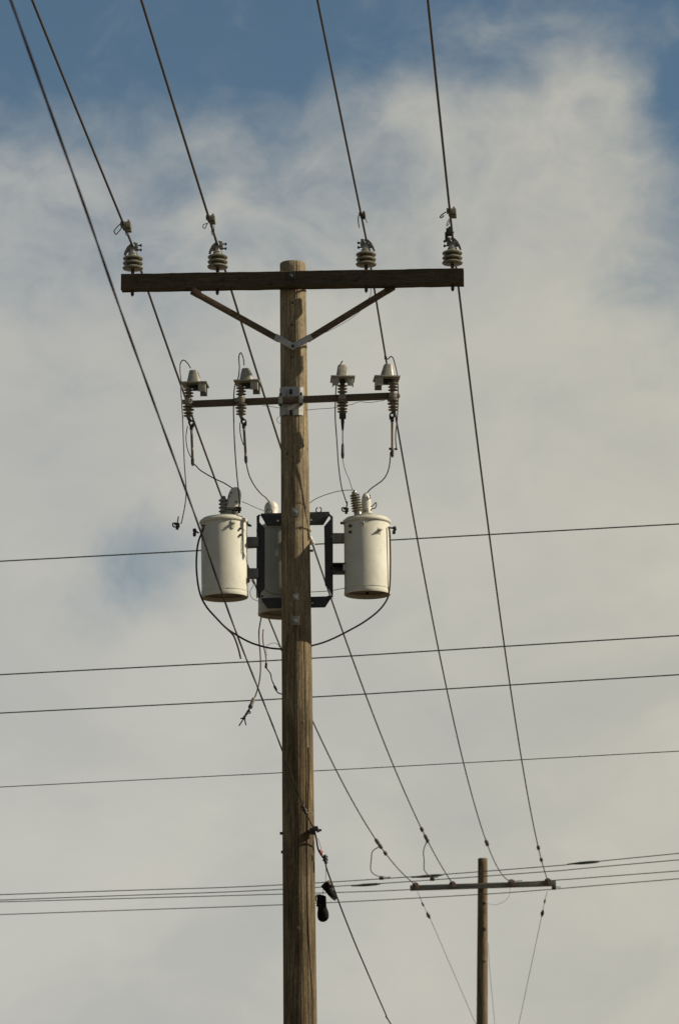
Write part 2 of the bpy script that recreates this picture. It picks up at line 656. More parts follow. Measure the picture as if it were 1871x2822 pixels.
fs_.append(tuple(nseg * 8 + k for k in range(8))[::-1])
m.add(vs_, fs_)
arm = m.build('crossarm', 'arm_wood', pole, smooth=40)


def arm_pt(u, y=0.0, z=0.0):
    return aL.lerp(aR, (u - 335) / (1278 - 335)) + AY * y + AZ * z


# through bolt with square washer, and small bolt heads in the arm's face
m = MB()
q = arm_pt(805.5, -ARM_D / 2 - 0.003, 0.02)
m.box(q, AX * 0.028, AY * 0.003, AZ * 0.028)
m.build('square_washer', 'black_iron', arm, bevel=0.001)
m = MB()
m.cyl(q - AY * 0.003, q - AY * 0.028, 0.012, 6)
m.build('bolt', 'dull_zinc', arm)
for reg, x, y in ((A1, 340, 660), (A1, 955, 650), (A1, 1078, 650), (A1, 1310, 680), (A2, 715, 640), (A2, 690, 655), (A2, 1335, 630), (A2, 590, 635)):
    u, v = reg(x, y)
    t = (u - 335) / (1278 - 335)
    vc = 779.5 + (764 - 779.5) * t - 4
    q = arm_pt(u, -ARM_D / 2, (vc - v) * 0.00262)
    r = 0.011 if x not in (1078, 590) else 0.007
    m = MB()
    m.cyl(q + AY * 0.004, q - AY * 0.004, r, 10)
    m.build('bolt', 'black_iron', arm)
for u in (518, 1082):
    q = arm_pt(u, -0.01, -ARM_H / 2)
    m = MB()
    m.cyl(q, q - AZ * 0.012, 0.009, 6)
    m.build('bolt', 'black_iron', arm)

# braces under the arm with strap ends meeting on the pole
vee = on_pole(*A2(228, 1140), 0.012)
for side, (bx, by), (sx, sy) in ((-1, (757, 752), (1360, 1086)), (1, (925, 722), (331, 1086))):
    reg = A1 if side < 0 else A2
    a = P(*reg(bx, by), YA - 0.012)
    s = P(*reg(sx, sy), vee.y + 0.004 - 0.006)
    d = (s - a).normalized()
    w = d.cross(Vector((0, 1, 0))).normalized()
    t = d.cross(w).normalized()
    m = MB()
    m.box((a + s) / 2, d * ((s - a).length / 2), w * 0.0205, t * 0.017)
    br = m.build('brace', 'brace_wood', pole, bevel=0.004)
    m = MB()
    e = vee + Vector((0, 0.002 * side, 0))
    d2 = (e - s).normalized()
    w2 = d2.cross(Vector((0, 1, 0))).normalized()
    t2 = d2.cross(w2).normalized()
    m.box((s - d2 * 0.035 + e + d2 * 0.018) / 2 - t2 * 0.0 + Vector((0, -0.021, 0)), d2 * (((e - s).length + 0.053) / 2), w2 * 0.023, t2 * 0.003)
    m.build('strap', 'galvanized', br, bevel=0.0008)
    m = MB()
    m.box(a + Vector((0, 0, 0.004)), d * 0.032, w * 0.024, t * 0.019)
    m.build('arm_bracket', 'rusty_iron', br, bevel=0.001)
m = MB()
m.cyl(vee + Vector((0, -0.01, 0)), vee + Vector((0, -0.04, 0)), 0.011, 6)
m.build('bolt', 'black_iron', pole)
for (x, y) in ((225, 820), (222, 978), (220, 1210)):  # dark discs drawn for the shade inside empty bolt holes
    q = on_pole(*A2(x, y))
    m = MB()
    nn = pole_normal(q)
    m.cyl(q - nn * 0.006, q + nn * 0.003, 0.0085, 10)
    m.build('bolt', 'black_iron', pole)

# square washers and bolts that hold the transformer mount
for (x, y, s) in ((290, 357, 1.0), (290, 1280, 0.8), (288, 1535, 1.05)):
    q = on_pole(*A6(x, y))
    nn = pole_normal(q)
    xx = nn.cross(Vector((0, 0, 1))).normalized()
    m = MB()
    m.box(q + nn * 0.003, xx * 0.029 * s, Vector((0, 0, 0.030 * s)), nn * 0.004)
    w_ = m.build('square_washer', 'dull_zinc', pole, bevel=0.0015)
    m = MB()
    m.cyl(q, q + nn * 0.034, 0.0085, 8)
    m.tube([q + nn * 0.008, q + nn * 0.021], 0.0145, 6)
    m.build('nut', 'galvanized', w_)
for (x, y) in ((165, 615), (182, 885)):
    u, v = A8(x, y)
    q = P(u + 6, v, YP)
    m = MB()
    m.cyl(q + Vector((0.02, 0, 0)), q + Vector((-0.016, 0, 0)), 0.010, 8)
    m.build('bolt', 'rusty_iron', pole)
# knots standing slightly proud
for (u, v, r) in ((829, 1455, 0.010), (800, 2050, 0.012), (836, 1990, 0.009), (792, 1250, 0.010), (820, 2560, 0.012)):
    q = on_pole(u, v)
    nn = pole_normal(q)
    m = MB()
    m.lathe([(r * 1.3, -0.006), (r * 1.2, 0.001), (r * 0.7, 0.003), (0.001, 0.0035)], q, nn, 12)
    m.build('knot', 'brace_wood', pole)
# ground wire stapled down the shaft
gw = [on_pole(u, v, 0.003) for (u, v) in ((850, 2060), (851, 2150), (846, 2400), (852, 2600), (861, 2740), (863, 2822))]
z = gw[-1].z
d0 = gw[-1] - axis_at(z)
gw += [axis_at(k) + d0 * (rad_at(k) / rad_at(z)) for k in (3.0, 2.0, 1.0, 0.0)]
MB().tube(spline(gw, 6), 0.0026, 6).build('ground_wire', 'rusty_iron', pole)

# ------------------------------------------------------------------ cutout beam on the pole
yb = YP - rad_at(top.z - 0.9) - 0.030
bL = P(527, 1113.5, yb + 0.03)
bR = P(1079, 1091.0, yb - 0.03)
BX = (bR - bL).normalized()
BY = Vector((0, 0, 1)).cross(BX).normalized()
BZ = BX.cross(BY).normalized()
m = MB()
m.box((bL + bR) / 2, BX * ((bR - bL).length / 2), BY * 0.0225, BZ * 0.0215)
beam = m.build('cutout_beam', 'brown_beam', pole, bevel=0.003)
q = on_pole(805, 1104)
yf = q.y - 0.004
m = MB()
cen = P(803.5, 1104, yf)
hw = 33 * mpp(803, 1104, yf)
hh = 40 * mpp(803, 1104, yf)
hv = [(-1.0, 0.035), (-0.70, 0.006), (-0.52, -0.012), (-0.34, 0.0), (0.62, 0.0), (1.0, 0.02)]
vs_, fs_ = [], []
for (tx, ty) in hv:
    for tz in (-1, 1):
        for tt in (0, 0.006):
            vs_.append(cen + Vector((tx * hw, ty + tt, tz * hh)))
for i in range(len(hv) - 1):
    a = i * 4
    b = a + 4
    fs_ += [(a, b, b + 2, a + 2), (a + 1, a + 3, b + 3, b + 1), (a + 2, b + 2, b + 3, a + 3), (a, a + 1, b + 1, b)]
fs_ += [(0, 2, 3, 1), (len(vs_) - 4, len(vs_) - 3, len(vs_) - 1, len(vs_) - 2)]
m.add(vs_, fs_)
bp = m.build('mounting_plate', 'galvanized', pole, smooth=20)
for (x, y) in ((240, 545), (243, 772)):
    q = P(*A4(x, y), yf - 0.002)
    m = MB()
    m.cyl(q, q + Vector((0, -0.025, 0)), 0.010, 6)
    m.abox(q + Vector((0, -0.003, 0)), 0.020, 0.006, 0.036)
    m.build('bolt', 'black_iron', bp)
for (x0, x1) in ((105, 152), (328, 374)):
    u0, v0 = A4(x0, 592 - (x0 - 105) * 0.03)
    u1, v1 = A4(x1, 672 - (x0 - 105) * 0.03)
    q = P((u0 + u1) / 2, (v0 + v1) / 2, yb - 0.029)
    m = MB()
    k = mpp(800, 1100, yb)
    m.abox(q, (u1 - u0) * k, 0.006, (v1 - v0) * k * 1.02)
    m.abox(q + Vector((0, 0.03, (v1 - v0) * k * 0.5)), (u1 - u0) * k, 0.06, 0.006)
    m.abox(q + Vector((0, 0.03, -(v1 - v0) * k * 0.5)), (u1 - u0) * k, 0.06, 0.006)
    s_ = m.build('beam_strap', 'galvanized', bp, bevel=0.001)
    for e in (-1, 1):
        q2 = q + Vector((0, 0.0, e * ((v1 - v0) * k * 0.5 + 0.012)))
        m = MB()
        m.cyl(q2 + Vector((0, 0.02, 0)), q2 + Vector((0, -0.016, 0)), 0.009, 6)
        m.build('bolt', 'black_iron', s_)

# ------------------------------------------------------------------ pin insulators
INS_U = [365.5, 600.5, 1010.0, 1247.0]
INS_LABEL = ['ribbed grey pin insulator at the left tip of the main crossarm',
             'ribbed grey pin insulator between the left crossarm tip and the pole',
             'ribbed grey pin insulator just right of the pole top',
             'ribbed grey pin insulator at the right tip of the main crossarm']
WIRE_Z = 0.215


def make_insulator():
    o = Vector((0, 0, 0))
    t = thing('pin_insulator', 'x', 'insulator', o, 'pin insulators along the main crossarm')
    m = MB()
    m.lathe([(0.012, -ARM_H - 0.03), (0.004, -ARM_H - 0.042)][::-1] + [(0.012, -ARM_H - 0.02), (0.012, -ARM_H - 0.001)], o, n=10)
    m.build('pin_nut', 'black_iron', t)
    m = MB()
    m.lathe([(0.012, -0.002), (0.012, 0.04)], o, n=12)
    m.build('pin', 'black_iron', t)
    b = None
    for i, h in enumerate((0.040, 0.075, 0.110)):
        r = 0.0735 if i == 0 else 0.0715
        m = MB()
        pr = [(0.020, h - 0.002), (0.050, h + 0.002), (r - 0.004, h + 0.004), (r, h + 0.009), (r, h + 0.014), (r - 0.006, h + 0.019), (0.052, h + 0.026), (0.044, h + 0.0345)]
        if i == 2:
            pr = pr[:-1] + [(0.036, h + 0.034), (0.030, h + 0.045)]
        m.lathe(pr, o, n=32)
        s = m.build('shed', 'grey_porcelain', t)
    m = MB()
    m.lathe([(0.032, 0.150), (0.034, 0.158), (0.027, 0.163), (0.026, 0.185)], o, n=20)
    m.build('neck', 'galvanized', t)
    m = MB()
    m.abox((0.006, 0, 0.193), 0.062, 0.050, 0.022)
    m.abox((0.022, 0.0, 0.214), 0.022, 0.062, 0.034)
    m.abox((0.010, -0.012, 0.232), 0.012, 0.014, 0.014)
    m.abox((-0.030, 0.0, 0.180), 0.016, 0.030, 0.020)
    m.build('clamp_body', 'dull_zinc', t, bevel=0.003)
    m = MB()
    out = [(-0.064, 0.150), (-0.058, 0.172), (-0.042, 0.203), (-0.018, 0.228), (-0.002, 0.230), (0.0, 0.222), (-0.012, 0.214), (-0.014, 0.196), (-0.034, 0.182), (-0.046, 0.160), (-0.050, 0.148)]
    m.prism([Vector((x, -0.022, z)) for x, z in out], Vector((0, 0.044, 0)))
    m.build('clamp_jaw', 'dull_zinc', t, bevel=0.002)
    for (y, z) in ((-0.014, 0.215), (-0.014, 0.182)):
        m = MB()
        m.cyl((0.028, y, z), (0.052, y, z), 0.005, 8)
        m.cyl((0.050, y, z), (0.062, y, z), 0.010, 8)
        m.build('clamp_bolt', 'black_iron', t)
    return t


def copy_tree(o, parent=None):
    c = o.copy()
    COL.objects.link(c)
    if parent is not None:
        c.parent = parent
    for ch in [k for k in bpy.data.objects if k.parent == o and k is not c]:
        copy_tree(ch, c)
    return c


proto = make_insulator()
yaw = math.atan2(AX.y, AX.x)
INS_BASE = []
copies = [proto] + [copy_tree(proto) for _ in range(3)]
for i, (o, u) in enumerate(zip(copies, INS_U)):
    b = arm_pt(u, 0.0, ARM_H / 2)
    INS_BASE.append(b)
    o.location = b
    o.rotation_euler = (0, -math.atan2(AX.z, AX.x), yaw + (math.pi if i >= 2 else 0) + random.uniform(-0.12, 0.12))
    o['label'] = INS_LABEL[i]

# ------------------------------------------------------------------ far pole
YF = 62.0
ftop = P(1330, 2368, YF)
flow = P(1328.5, 2822, YF)
flean = (ftop - flow) / (ftop.z - flow.z)
fr_top = 13.0 * mpp(1330, 2400, YF)
fr_low = 15.6 * mpp(1329, 2822, YF)


def faxis(z):
    return flow + flean * (z - flow.z)


def frad(z):
    return fr_low + (fr_top - fr_low) * (z - flow.z) / (ftop.z - flow.z)


fpole = thing('utility_pole', 'smaller distant wooden utility pole with a weathered grey crossarm', 'utility pole', faxis(0))
pole_shaft(ftop.z, faxis, frad, 40, 120, [(R_(-50), 5, 9, 0.006, 0.17), (R_(-110), 4, 8, 0.006, 0.17)], 9.7).build('shaft', 'far_pole_wood', fpole, smooth=60)
for v in (2490, 2564, 2560, 2650):
    q = P(1336, v, YF - fr_top)
    m = MB()
    m.lathe([(0.03, -0.02), (0.028, 0.004), (0.01, 0.012)], q, Vector((0.35, -1, 0)), 10, 1.0, 0.7)
    m.build('knot', 'black_iron' if v == 2490 else 'brace_wood', fpole)
yfa = YF - fr_top - 0.05
fL = P(1130, 2449, yfa + 0.08)
fR = P(1532, 2436, yfa - 0.08)
FX = (fR - fL).normalized()
FY = Vector((0, 0, 1)).cross(FX).normalized()
FZ = FX.cross(FY).normalized()
m = MB()
m.box((fL + fR) / 2, FX * ((fR - fL).length / 2), FY * 0.042, FZ * 0.042)
farm = m.build('crossarm', 'far_arm_wood', fpole, bevel=0.006)
FAR_U = [1145, 1247, 1409, 1509]
FAR_PT = []
FAR_LABEL = ['tiny brown spool insulator at the left tip of the distant crossarm', 'tiny brown spool insulator left of the distant pole top',
             'tiny brown spool insulator right of the distant pole top', 'tiny brown spool insulator at the right tip of the distant crossarm']


def farm_pt(u, y=0.0, z=0.0):
    return fL.lerp(fR, (u - 1130) / (1532 - 1130)) + FY * y + FZ * z


for i, u in enumerate(FAR_U):
    q = farm_pt(u, -0.045, 0.015)
    t = thing('spool_insulator', FAR_LABEL[i], 'insulator', q, 'spool insulators on the distant crossarm')
    m = MB()
    m.lathe([(0.022, 0.0), (0.052, 0.008), (0.060, 0.026), (0.042, 0.040), (0.060, 0.056), (0.057, 0.074), (0.024, 0.084)], q, Vector((0, -1, 0.12)), 16)
    m.build('spool', 'brown_porcelain', t)
    m = MB()
    m.cyl(q + Vector((0, 0.02, 0)), q + Vector((0, -0.09, 0.01)), 0.010, 8)
    m.ring(q + Vector((0, -0.04, 0.0)), Vector((1, 0.0, 0)), 0.055, 0.008, 14, 6)
    m.build('clevis', 'rusty_iron', t)
    FAR_PT.append(q + Vector((0, -0.05, 0.03)))

# ------------------------------------------------------------------ primary lines
TOP_U = [89.5, 390, 875, 1179]
SAG = [0.78, 0.54, 1.10, 0.72]
LINE_LABEL = ['bare power line running over the left crossarm tip', 'bare power line over the insulator left of the pole top',
              'bare power line over the insulator right of the pole top', 'bare power line running over the right crossarm tip']
LINE_R = [0.0085, 0.0085, 0.0072, 0.0080]
NEAR = []
for i in range(4):
    A = INS_BASE[i] + AZ * WIRE_Z + AX * (-0.004 if i < 2 else 0.004)
    T = P(TOP_U[i], 0, 21.15)
    near = []
    dirn = (T - A)
    # gentle sag towards the pole behind the camera
    L = 40.0
    k = 40
    hx = Vector((dirn.x, dirn.y, 0)) / abs(dirn.y)
    s0 = abs(dirn.y)
    sagn = 0.45
    lin = (T.z - A.z + 4 * sagn * (s0 / L) * (1 - s0 / L)) / s0
    for j in range(k + 1):
        s = L * j / k
        near.append(Vector((A.x, A.y, 0)) + hx * s + Vector((0, 0, A.z + lin * s - 4 * sagn * (s / L) * (1 - s / L))))
    NEAR.append(near)
    B = FAR_PT[i]
    far = []
    for j in range(1, 61):
        t = j / 60
        far.append(A.lerp(B, t) - Vector((0, 0, 4 * SAG[i] * t * (1 - t))))
    path = near[::-1] + far
    m = MB()
    m.tube(path, LINE_R[i], 8)
    o = m.build('power_line', 'line_metal', None, loc=A)
    tag(o, LINE_LABEL[i], 'wire', 'power lines along the crossarm')
    NEAR[i] = (near, far)


def near_at(i, v):
    """point on near part of line i whose pixel row is v"""
    near = NEAR[i][0]
    best = None
    for a, b in zip(near, near[1:]):
        for k in range(40):
            q = a.lerp(b, k / 40)
            d = q - CAM
            if d.y < 5:
                continue
            z_ = d.y * math.cos(PITCH) + d.z * math.sin(PITCH)
            y_ = -d.y * math.sin(PITCH) + d.z * math.cos(PITCH)
            vv = 1411 - F_PX * y_ / z_
            if best is None or abs(vv - v) < best[0]:
                best = (abs(vv - v), q, (a - b).normalized())
    return best[1], best[2]


# clamps gripping the lines just this side of the insulators
CL = [(622, -1, 'pale line clamp with a long wire loop, on the wire above the left crossarm tip', 1.0),
      (601, -1, 'pale line clamp on the wire left of the pole top', 0.85),
      (592, 1, 'small line clamp with a shiny tail on the wire right of the pole top', 0.62),
      (585, -1, 'pale line clamp on the wire above the right crossarm tip', 0.9)]
for i, (v, sd, lab, sc) in enumerate(CL):
    q, td = near_at(i, v)
    t = thing('line_clamp', lab, 'clamp', q, 'clamps on the power lines')
    x = Vector((1, 0, 0))
    zz = Vector((0, 0, 1))
    m = MB()
    m.box(q + x * 0.018 * sc + zz * -0.002, td * 0.040 * sc, x * 0.030 * sc, zz * 0.022 * sc)
    m.box(q + x * 0.026 * sc + td * 0.010 + zz * -0.026 * sc, td * 0.026 * sc, x * 0.024 * sc, zz * 0.014 * sc)
    m.box(q + x * 0.030 * sc + zz * 0.024 * sc, td * 0.008, x * 0.007, zz * 0.020 * sc)
    m.box(q - x * 0.012 * sc + zz * 0.010 * sc, td * 0.022 * sc, x * 0.014 * sc, zz * 0.018 * sc)
    bd = m.build('body', 'clamp_metal' if i != 2 else 'rusty_iron', t, bevel=0.006)
    if i == 0:
        u0, v0 = 300 + 320 / 8.711, 560 + 450 / 8.711
        R4 = region(300, 560, 8.711)
        lp = pts(R4, [(330, 445), (240, 520), (130, 650), (135, 690), (172, 742), (220, 690), (330, 560)], q.y)
        MB().tube(spline(lp, 5), 0.0036, 6).build('loop', 'lead_wire', t)
        lp = pts(R4, [(430, 640), (400, 700), (420, 760), (450, 700), (440, 640)], q.y)
        MB().tube(spline(lp, 4), 0.0026, 6).build('eye', 'hood_polymer', t)
    elif i == 1:
        lp = pts(A1, [(845, 245), (815, 255), (808, 272), (822, 284), (832, 265), (840, 250)], q.y)
        MB().tube(spline(lp, 4), 0.0030, 6).build('eye', 'lead_wire', t)
        lp = pts(A1, [(880, 260), (870, 300), (876, 330), (888, 310), (888, 265)], q.y)
        MB().tube(spline(lp, 4), 0.0026, 6).build('loop', 'lead_wire', t)
    elif i == 2:
        lp = pts(A2, [(700, 190), (698, 230), (706, 278)], q.y)
        MB().tube(spline(lp, 4), 0.0035, 6).build('tail', 'lead_wire', t)
        lp = pts(A2, [(738, 196), (752, 216), (764, 240)], q.y)
        MB().tube(spline(lp, 4), [0.004] * 4 + [0.005] * 5, 6).build('shiny_tail', 'glint_metal', t)
    else:
        lp = pts(A2, [(1330, 165), (1300, 185), (1287, 202), (1298, 206), (1315, 190)], q.y)
        MB().tube(spline(lp, 4), 0.0042, 6).build('eye', 'lead_wire', t)
        lp = pts(A2, [(1352, 215), (1338, 245), (1335, 265), (1350, 250), (1356, 225)], q.y)
        MB().tube(spline(lp, 4), 0.0028, 6).build('loop', 'lead_wire', t)
q = P(*A2(1352, 310), INS_BASE[3].y - 0.12)
t = thing('line_clamp', 'black bolted clamp right above the insulator at the right crossarm tip', 'clamp', q, 'clamps on the power lines')
m = MB()
m.abox(q, 0.042, 0.06, 0.045)
m.abox(q + Vector((-0.018, 0, -0.035)), 0.022, 0.03, 0.05)
m.abox(q + Vector((0.006, 0, 0.028)), 0.024, 0.03, 0.02)
m.build('body', 'black_iron', t, bevel=0.004)
m = MB()
m.cyl(q + Vector((-0.03, -0.01, -0.01)), q + Vector((0.034, -0.01, -0.005)), 0.007, 8)
m.build('bolt', 'rusty_iron', t)

# ------------------------------------------------------------------ fused cutouts
MPC = mpp(800, 1105, 25.82)


def make_cutout(label, mid, yaw, tube_end=None, style='tube', col_tilt=0.0, hscale=1.0, hinge=None):
    """mid: centre of the porcelain column; yaw: direction the hood points, 0 = to the camera, 90 = right"""
    a = R_(yaw)
    Fv = Vector((math.sin(a), -math.cos(a), 0))
    Lv = Vector((0, 0, 1)).cross(Fv)
    Z = (Vector((0, 0, 1)) + Fv * col_tilt).normalized()
    t = thing('fuse_cutout', label, 'fuse cutout', mid, 'fuse cutouts on the brown beam')

    def q(f, l, z):
        return mid + Fv * f + Lv * l + Vector((0, 0, 1)) * z
    m = MB()
    pr = [(0.010, -0.128), (0.014, -0.112)]
    for h in (-0.102, -0.082):
        pr += [(0.015, h - 0.006), (0.034, h - 0.0015), (0.036, h + 0.002), (0.017, h + 0.007)]
    for h in (-0.058, -0.036):
        pr += [(0.018, h - 0.006), (0.039, h - 0.002), (0.041, h + 0.003), (0.022, h + 0.008)]
    pr += [(0.022, -0.022), (0.029, -0.017), (0.030, 0.016), (0.022, 0.021)]
    for h in (0.040, 0.062, 0.084):
        pr += [(0.018, h - 0.006), (0.034, h - 0.001), (0.036, h + 0.002), (0.018, h + 0.007)]
    pr += [(0.018, 0.112), (0.016, 0.122)]
    m.lathe(pr, mid, Z, 20)
    m.build('porcelain_body', 'cutout_porcelain', t)
    # bucket shaped hood on a flat shield with two down-turned flaps
    m = MB()
    hs = hscale
    n = 12
    c0, c1 = q(0.040, 0, 0.126), q(0.034, 0, 0.126 + 0.098 * hs)
    ring = []
    for (c, rf, rl) in ((c0, 0.058, 0.050), (c0.lerp(c1, 0.12), 0.052, 0.046), (c0.lerp(c1, 0.94), 0.031, 0.034), (c1, 0.026, 0.029)):
        for k in range(n * 2):
            an = math.pi * k / n
            sq = lambda s: math.copysign(abs(s) ** 0.7, s)
            ring.append(c + Fv * sq(math.cos(an)) * rf + Lv * sq(math.sin(an)) * rl)
    fs_ = []
    for i in range(3):
        for k in range(2 * n):
            k2 = (k + 1) % (2 * n)
            fs_.append((i * 2 * n + k, i * 2 * n + k2, (i + 1) * 2 * n + k2, (i + 1) * 2 * n + k))
    fs_.append(tuple(range(2 * n))[::-1])
    fs_.append(tuple(3 * 2 * n + k for k in range(2 * n)))
    m.add(ring, fs_)
    hood = m.build('hood', 'hood_polymer', t, smooth=30)
    m = MB()
    for s in (-1, 1):
        m.box(q(0.072, s * 0.024, 0.166), Fv * 0.006, Lv * 0.004, Vector((0, 0, 0.040)) - Fv * 0.012)
    m.build('rib', 'hood_polymer', hood, bevel=0.001)
    m = MB()
    m.box(q(0.046, 0, 0.122), Fv * 0.090, Lv * 0.084, Vector((0, 0, 0.0055)))
    sh = m.build('shield', 'hood_polymer', t, bevel=0.003)
    for s in (-1, 1):
        m = MB()
        m.box(q(0.098, s * 0.070, 0.086), Fv * 0.024, Lv * 0.003, Vector((0, 0, 0.030)))
        m.box(q(0.121, s * 0.052, 0.086), Fv * 0.003, Lv * 0.021, Vector((0, 0, 0.030)))
        m.build('flap', 'hood_polymer', sh, bevel=0.001)
    m = MB()
    m.box(q(0.052, 0, 0.098), Fv * 0.022, Lv * 0.012, Vector((0, 0, 0.018)))
    m.box(q(0.028, 0, 0.108), Fv * 0.022, Lv * 0.018, Vector((0, 0, 0.009)))
    m.cyl(q(0.066, -0.02, 0.092), q(0.066, 0.02, 0.092), 0.006, 8)
    m.build('top_contact', 'black_iron', t, bevel=0.002)
    m = MB()
    m.box(q(-0.018, 0, 0.0), Fv * 0.028, Lv * 0.012, Vector((0, 0, 0.014)))
    m.cyl(q(-0.05, 0, 0), q(0.034, 0, 0), 0.006, 8)
    m.build('bracket', 'dull_zinc', t, bevel=0.002)
    # lower hinge
    hb = q(0.018, 0, -0.150) if hinge is None else hinge
    m = MB()
    if style == 'tube':
        for s in (-1, 1):
            m.ring(hb + Lv * s * 0.012, Lv, 0.0165, 0.005, 14, 6)
        m.cyl(hb + Lv * 0.02 - Fv * 0.014, hb - Lv * 0.02 - Fv * 0.014, 0.008, 8)
        m.box(hb + Fv * -0.012 + Vector((0, 0, 0.022)), Fv * 0.010, Lv * 0.014, Vector((0, 0, 0.010)))
        m.box(hb + Fv * 0.012 + Vector((0, 0, -0.016)), Fv * 0.008, Lv * 0.012, Vector((0, 0, 0.012)))
    else:
        m.box(hb, Fv * 0.014, Lv * 0.022, Vector((0, 0, 0.018)))
        for s in (-1, 1):
            m.box(hb + Lv * s * 0.018, Fv * 0.016, Lv * 0.005, Vector((0, 0, 0.019)))
    m.build('hinge', 'black_iron', t, bevel=0.0015)
    if tube_end is not None:
        a_ = hb + Vector((0, 0, -0.018))
        d = (tube_end - a_).normalized()
        L = (tube_end - a_).length
        if style == 'tube':
            m = MB()
            m.cyl(a_, tube_end - d * 0.02, 0.0088, 12)
            tb = m.build('fuse_tube', 'fuse_tube', t)
            for (s0, s1, r) in ((0.0, 0.03, 0.0125), (L - 0.045, L - 0.004, 0.0115), (L - 0.006, L + 0.006, 0.008)):
                m = MB()
                m.lathe([(r * 0.8, s0), (r, s0 + 0.003), (r, s1 - 0.003), (r * 0.8, s1)], a_, d, 12)
                m.build('ferrule', 'black_iron' if s0 < L - 0.03 or True else 'dull_zinc', tb)
        else:
            m = MB()
            m.lathe([(0.0125, 0.0), (0.0125, 0.02), (0.008, 0.075), (0.005, 0.088)], a_, d, 12)
            m.build('tapered_link', 'black_iron', t)
            m = MB()
            m.cyl(a_ + d * 0.085, a_ + d * (L - 0.10), 0.0038, 8)
            m.build('link_rod', 'fuse_tube', t)
            m = MB()
            m.lathe([(0.004, L - 0.112), (0.009, L - 0.09), (0.0105, L - 0.045), (0.012, L - 0.03), (0.010, L - 0.012), (0.007, L)], a_, d, 12)
            m.build('weight', 'black_iron', t)
    return t


YC = yb - 0.045
C1 = P(*A3(312, 655), YC + 0.03)
C2 = P(*A3(880, 635), YC)
C3 = P(*A4(797, 610), YC - 0.01)
C4 = P(*A4(1345, 590), YC - 0.03)
make_cutout('fuse cutout at the left end of the brown beam, lead looping over its hood', C1, 86, P(*A3(357, 1338), YC), hinge=P(*A3(342, 885), YC))
make_cutout('fuse cutout on the brown beam between its left end and the pole', C2, 84, P(*A3(934, 1312), YC - 0.02), hinge=P(*A3(908, 870), YC - 0.02))
make_cutout('fuse cutout facing the camera with a dark thin link hanging below it', C3, 2, P(*A4(801, 1268), YC - 0.02), style='link', hinge=P(*A4(800, 808), YC - 0.02))
c4 = make_cutout('fuse cutout at the right end of the brown beam, hood turned to the pole', C4, -86, P(*A4(1337, 1245), YC - 0.03), hinge=P(*A4(1335, 800), YC - 0.03))
m = MB()
for (x, y) in ((1312, 1163), (1377, 1165)):
    q = P(*A4(x, y), YC - 0.03)
    m.lathe([(0.006, -0.008), (0.009, -0.004), (0.009, 0.006), (0.004, 0.01)], q, Vector((1, 0, 0)), 8)
m.cyl(P(*A4(1308, 1163), YC - 0.03), P(*A4(1380, 1165), YC - 0.03), 0.004, 6)
m.build('release_lever', 'rusty_iron', c4)

# ------------------------------------------------------------------ transformers
YT = 25.96       # left tank axis
YR = 26.02       # right tank axis


def make_transformer(label, cb, ct, R, side, paint_='tank_paint'):
    t = thing('transformer', label, 'transformer', cb, 'transformers mounted on the pole')
    ax = (ct - cb).normalized()
    H = (ct - cb).length
    m = MB()
    m.lathe([(R - 0.007, 0.042), (R - 0.006, 0.001), (R - 0.004, -0.001), (R + 0.0015, 0.0), (R + 0.003, 0.004), (R + 0.002, 0.022), (R, 0.028), (R, H - 0.006), (R - 0.004, H)], cb, ax, 72)
    tk = m.build('tank', paint_, t)
    # weld bead above the base and the vertical seam
    m = MB()
    m.lathe([(R - 0.001, 0.036), (R + 0.002, 0.038), (R + 0.002, 0.043), (R - 0.001, 0.045)], cb, ax, 60)
    m.build('weld_bead', paint_, tk)
    m = MB()
    m.lathe([(0.001, 0.030), (R * 0.5, 0.0305), (R - 0.008, 0.028), (R - 0.0075, 0.034), (0.001, 0.036)], cb, ax, 48)
    m.build('underside', 'tank_underside', t)
    m = MB()
    m.lathe([(R - 0.002, H - 0.010), (R + 0.004, H - 0.012), (R + 0.010, H - 0.004), (R + 0.010, H + 0.006), (R + 0.004, H + 0.014), (R * 0.94, H + 0.018),
             (R * 0.93, H + 0.026), (R * 0.75, H + 0.034), (R * 0.4, H + 0.041), (0.001, H + 0.043)], cb, ax, 72)
    lid = m.build('lid', paint_, t)
    return t, ax, H, lid


def sheds(m, base, axis, n, r0, r1, pitch, tip=0.02, taper=0.0):
    pr = [(r0 * 1.15, -0.01), (r0 * 1.1, 0.012)]
    h = 0.016
    for k in range(n):
        s = 1 - taper * k / n
        pr += [(r0 * s, h), (r1 * s, h + pitch * 0.22), (r1 * s, h + pitch * 0.42), (r0 * s, h + pitch * 0.75)]
        h += pitch
    pr += [(r0 * 0.75, h), (r0 * 0.7, h + tip), (r0 * 0.2, h + tip + 0.004)]
    m.lathe(pr, base, axis, 22)
    return h + tip


def dome(m, base, axis, r, h, flare=1.05):
    m.lathe([(r * flare, 0), (r * flare, h * 0.06), (r, h * 0.08), (r, h * 0.5), (r * 0.96, h * 0.66), (r * 0.82, h * 0.82), (r * 0.56, h * 0.94), (r * 0.25, h * 0.99), (0.001, h)], base, axis, 26)


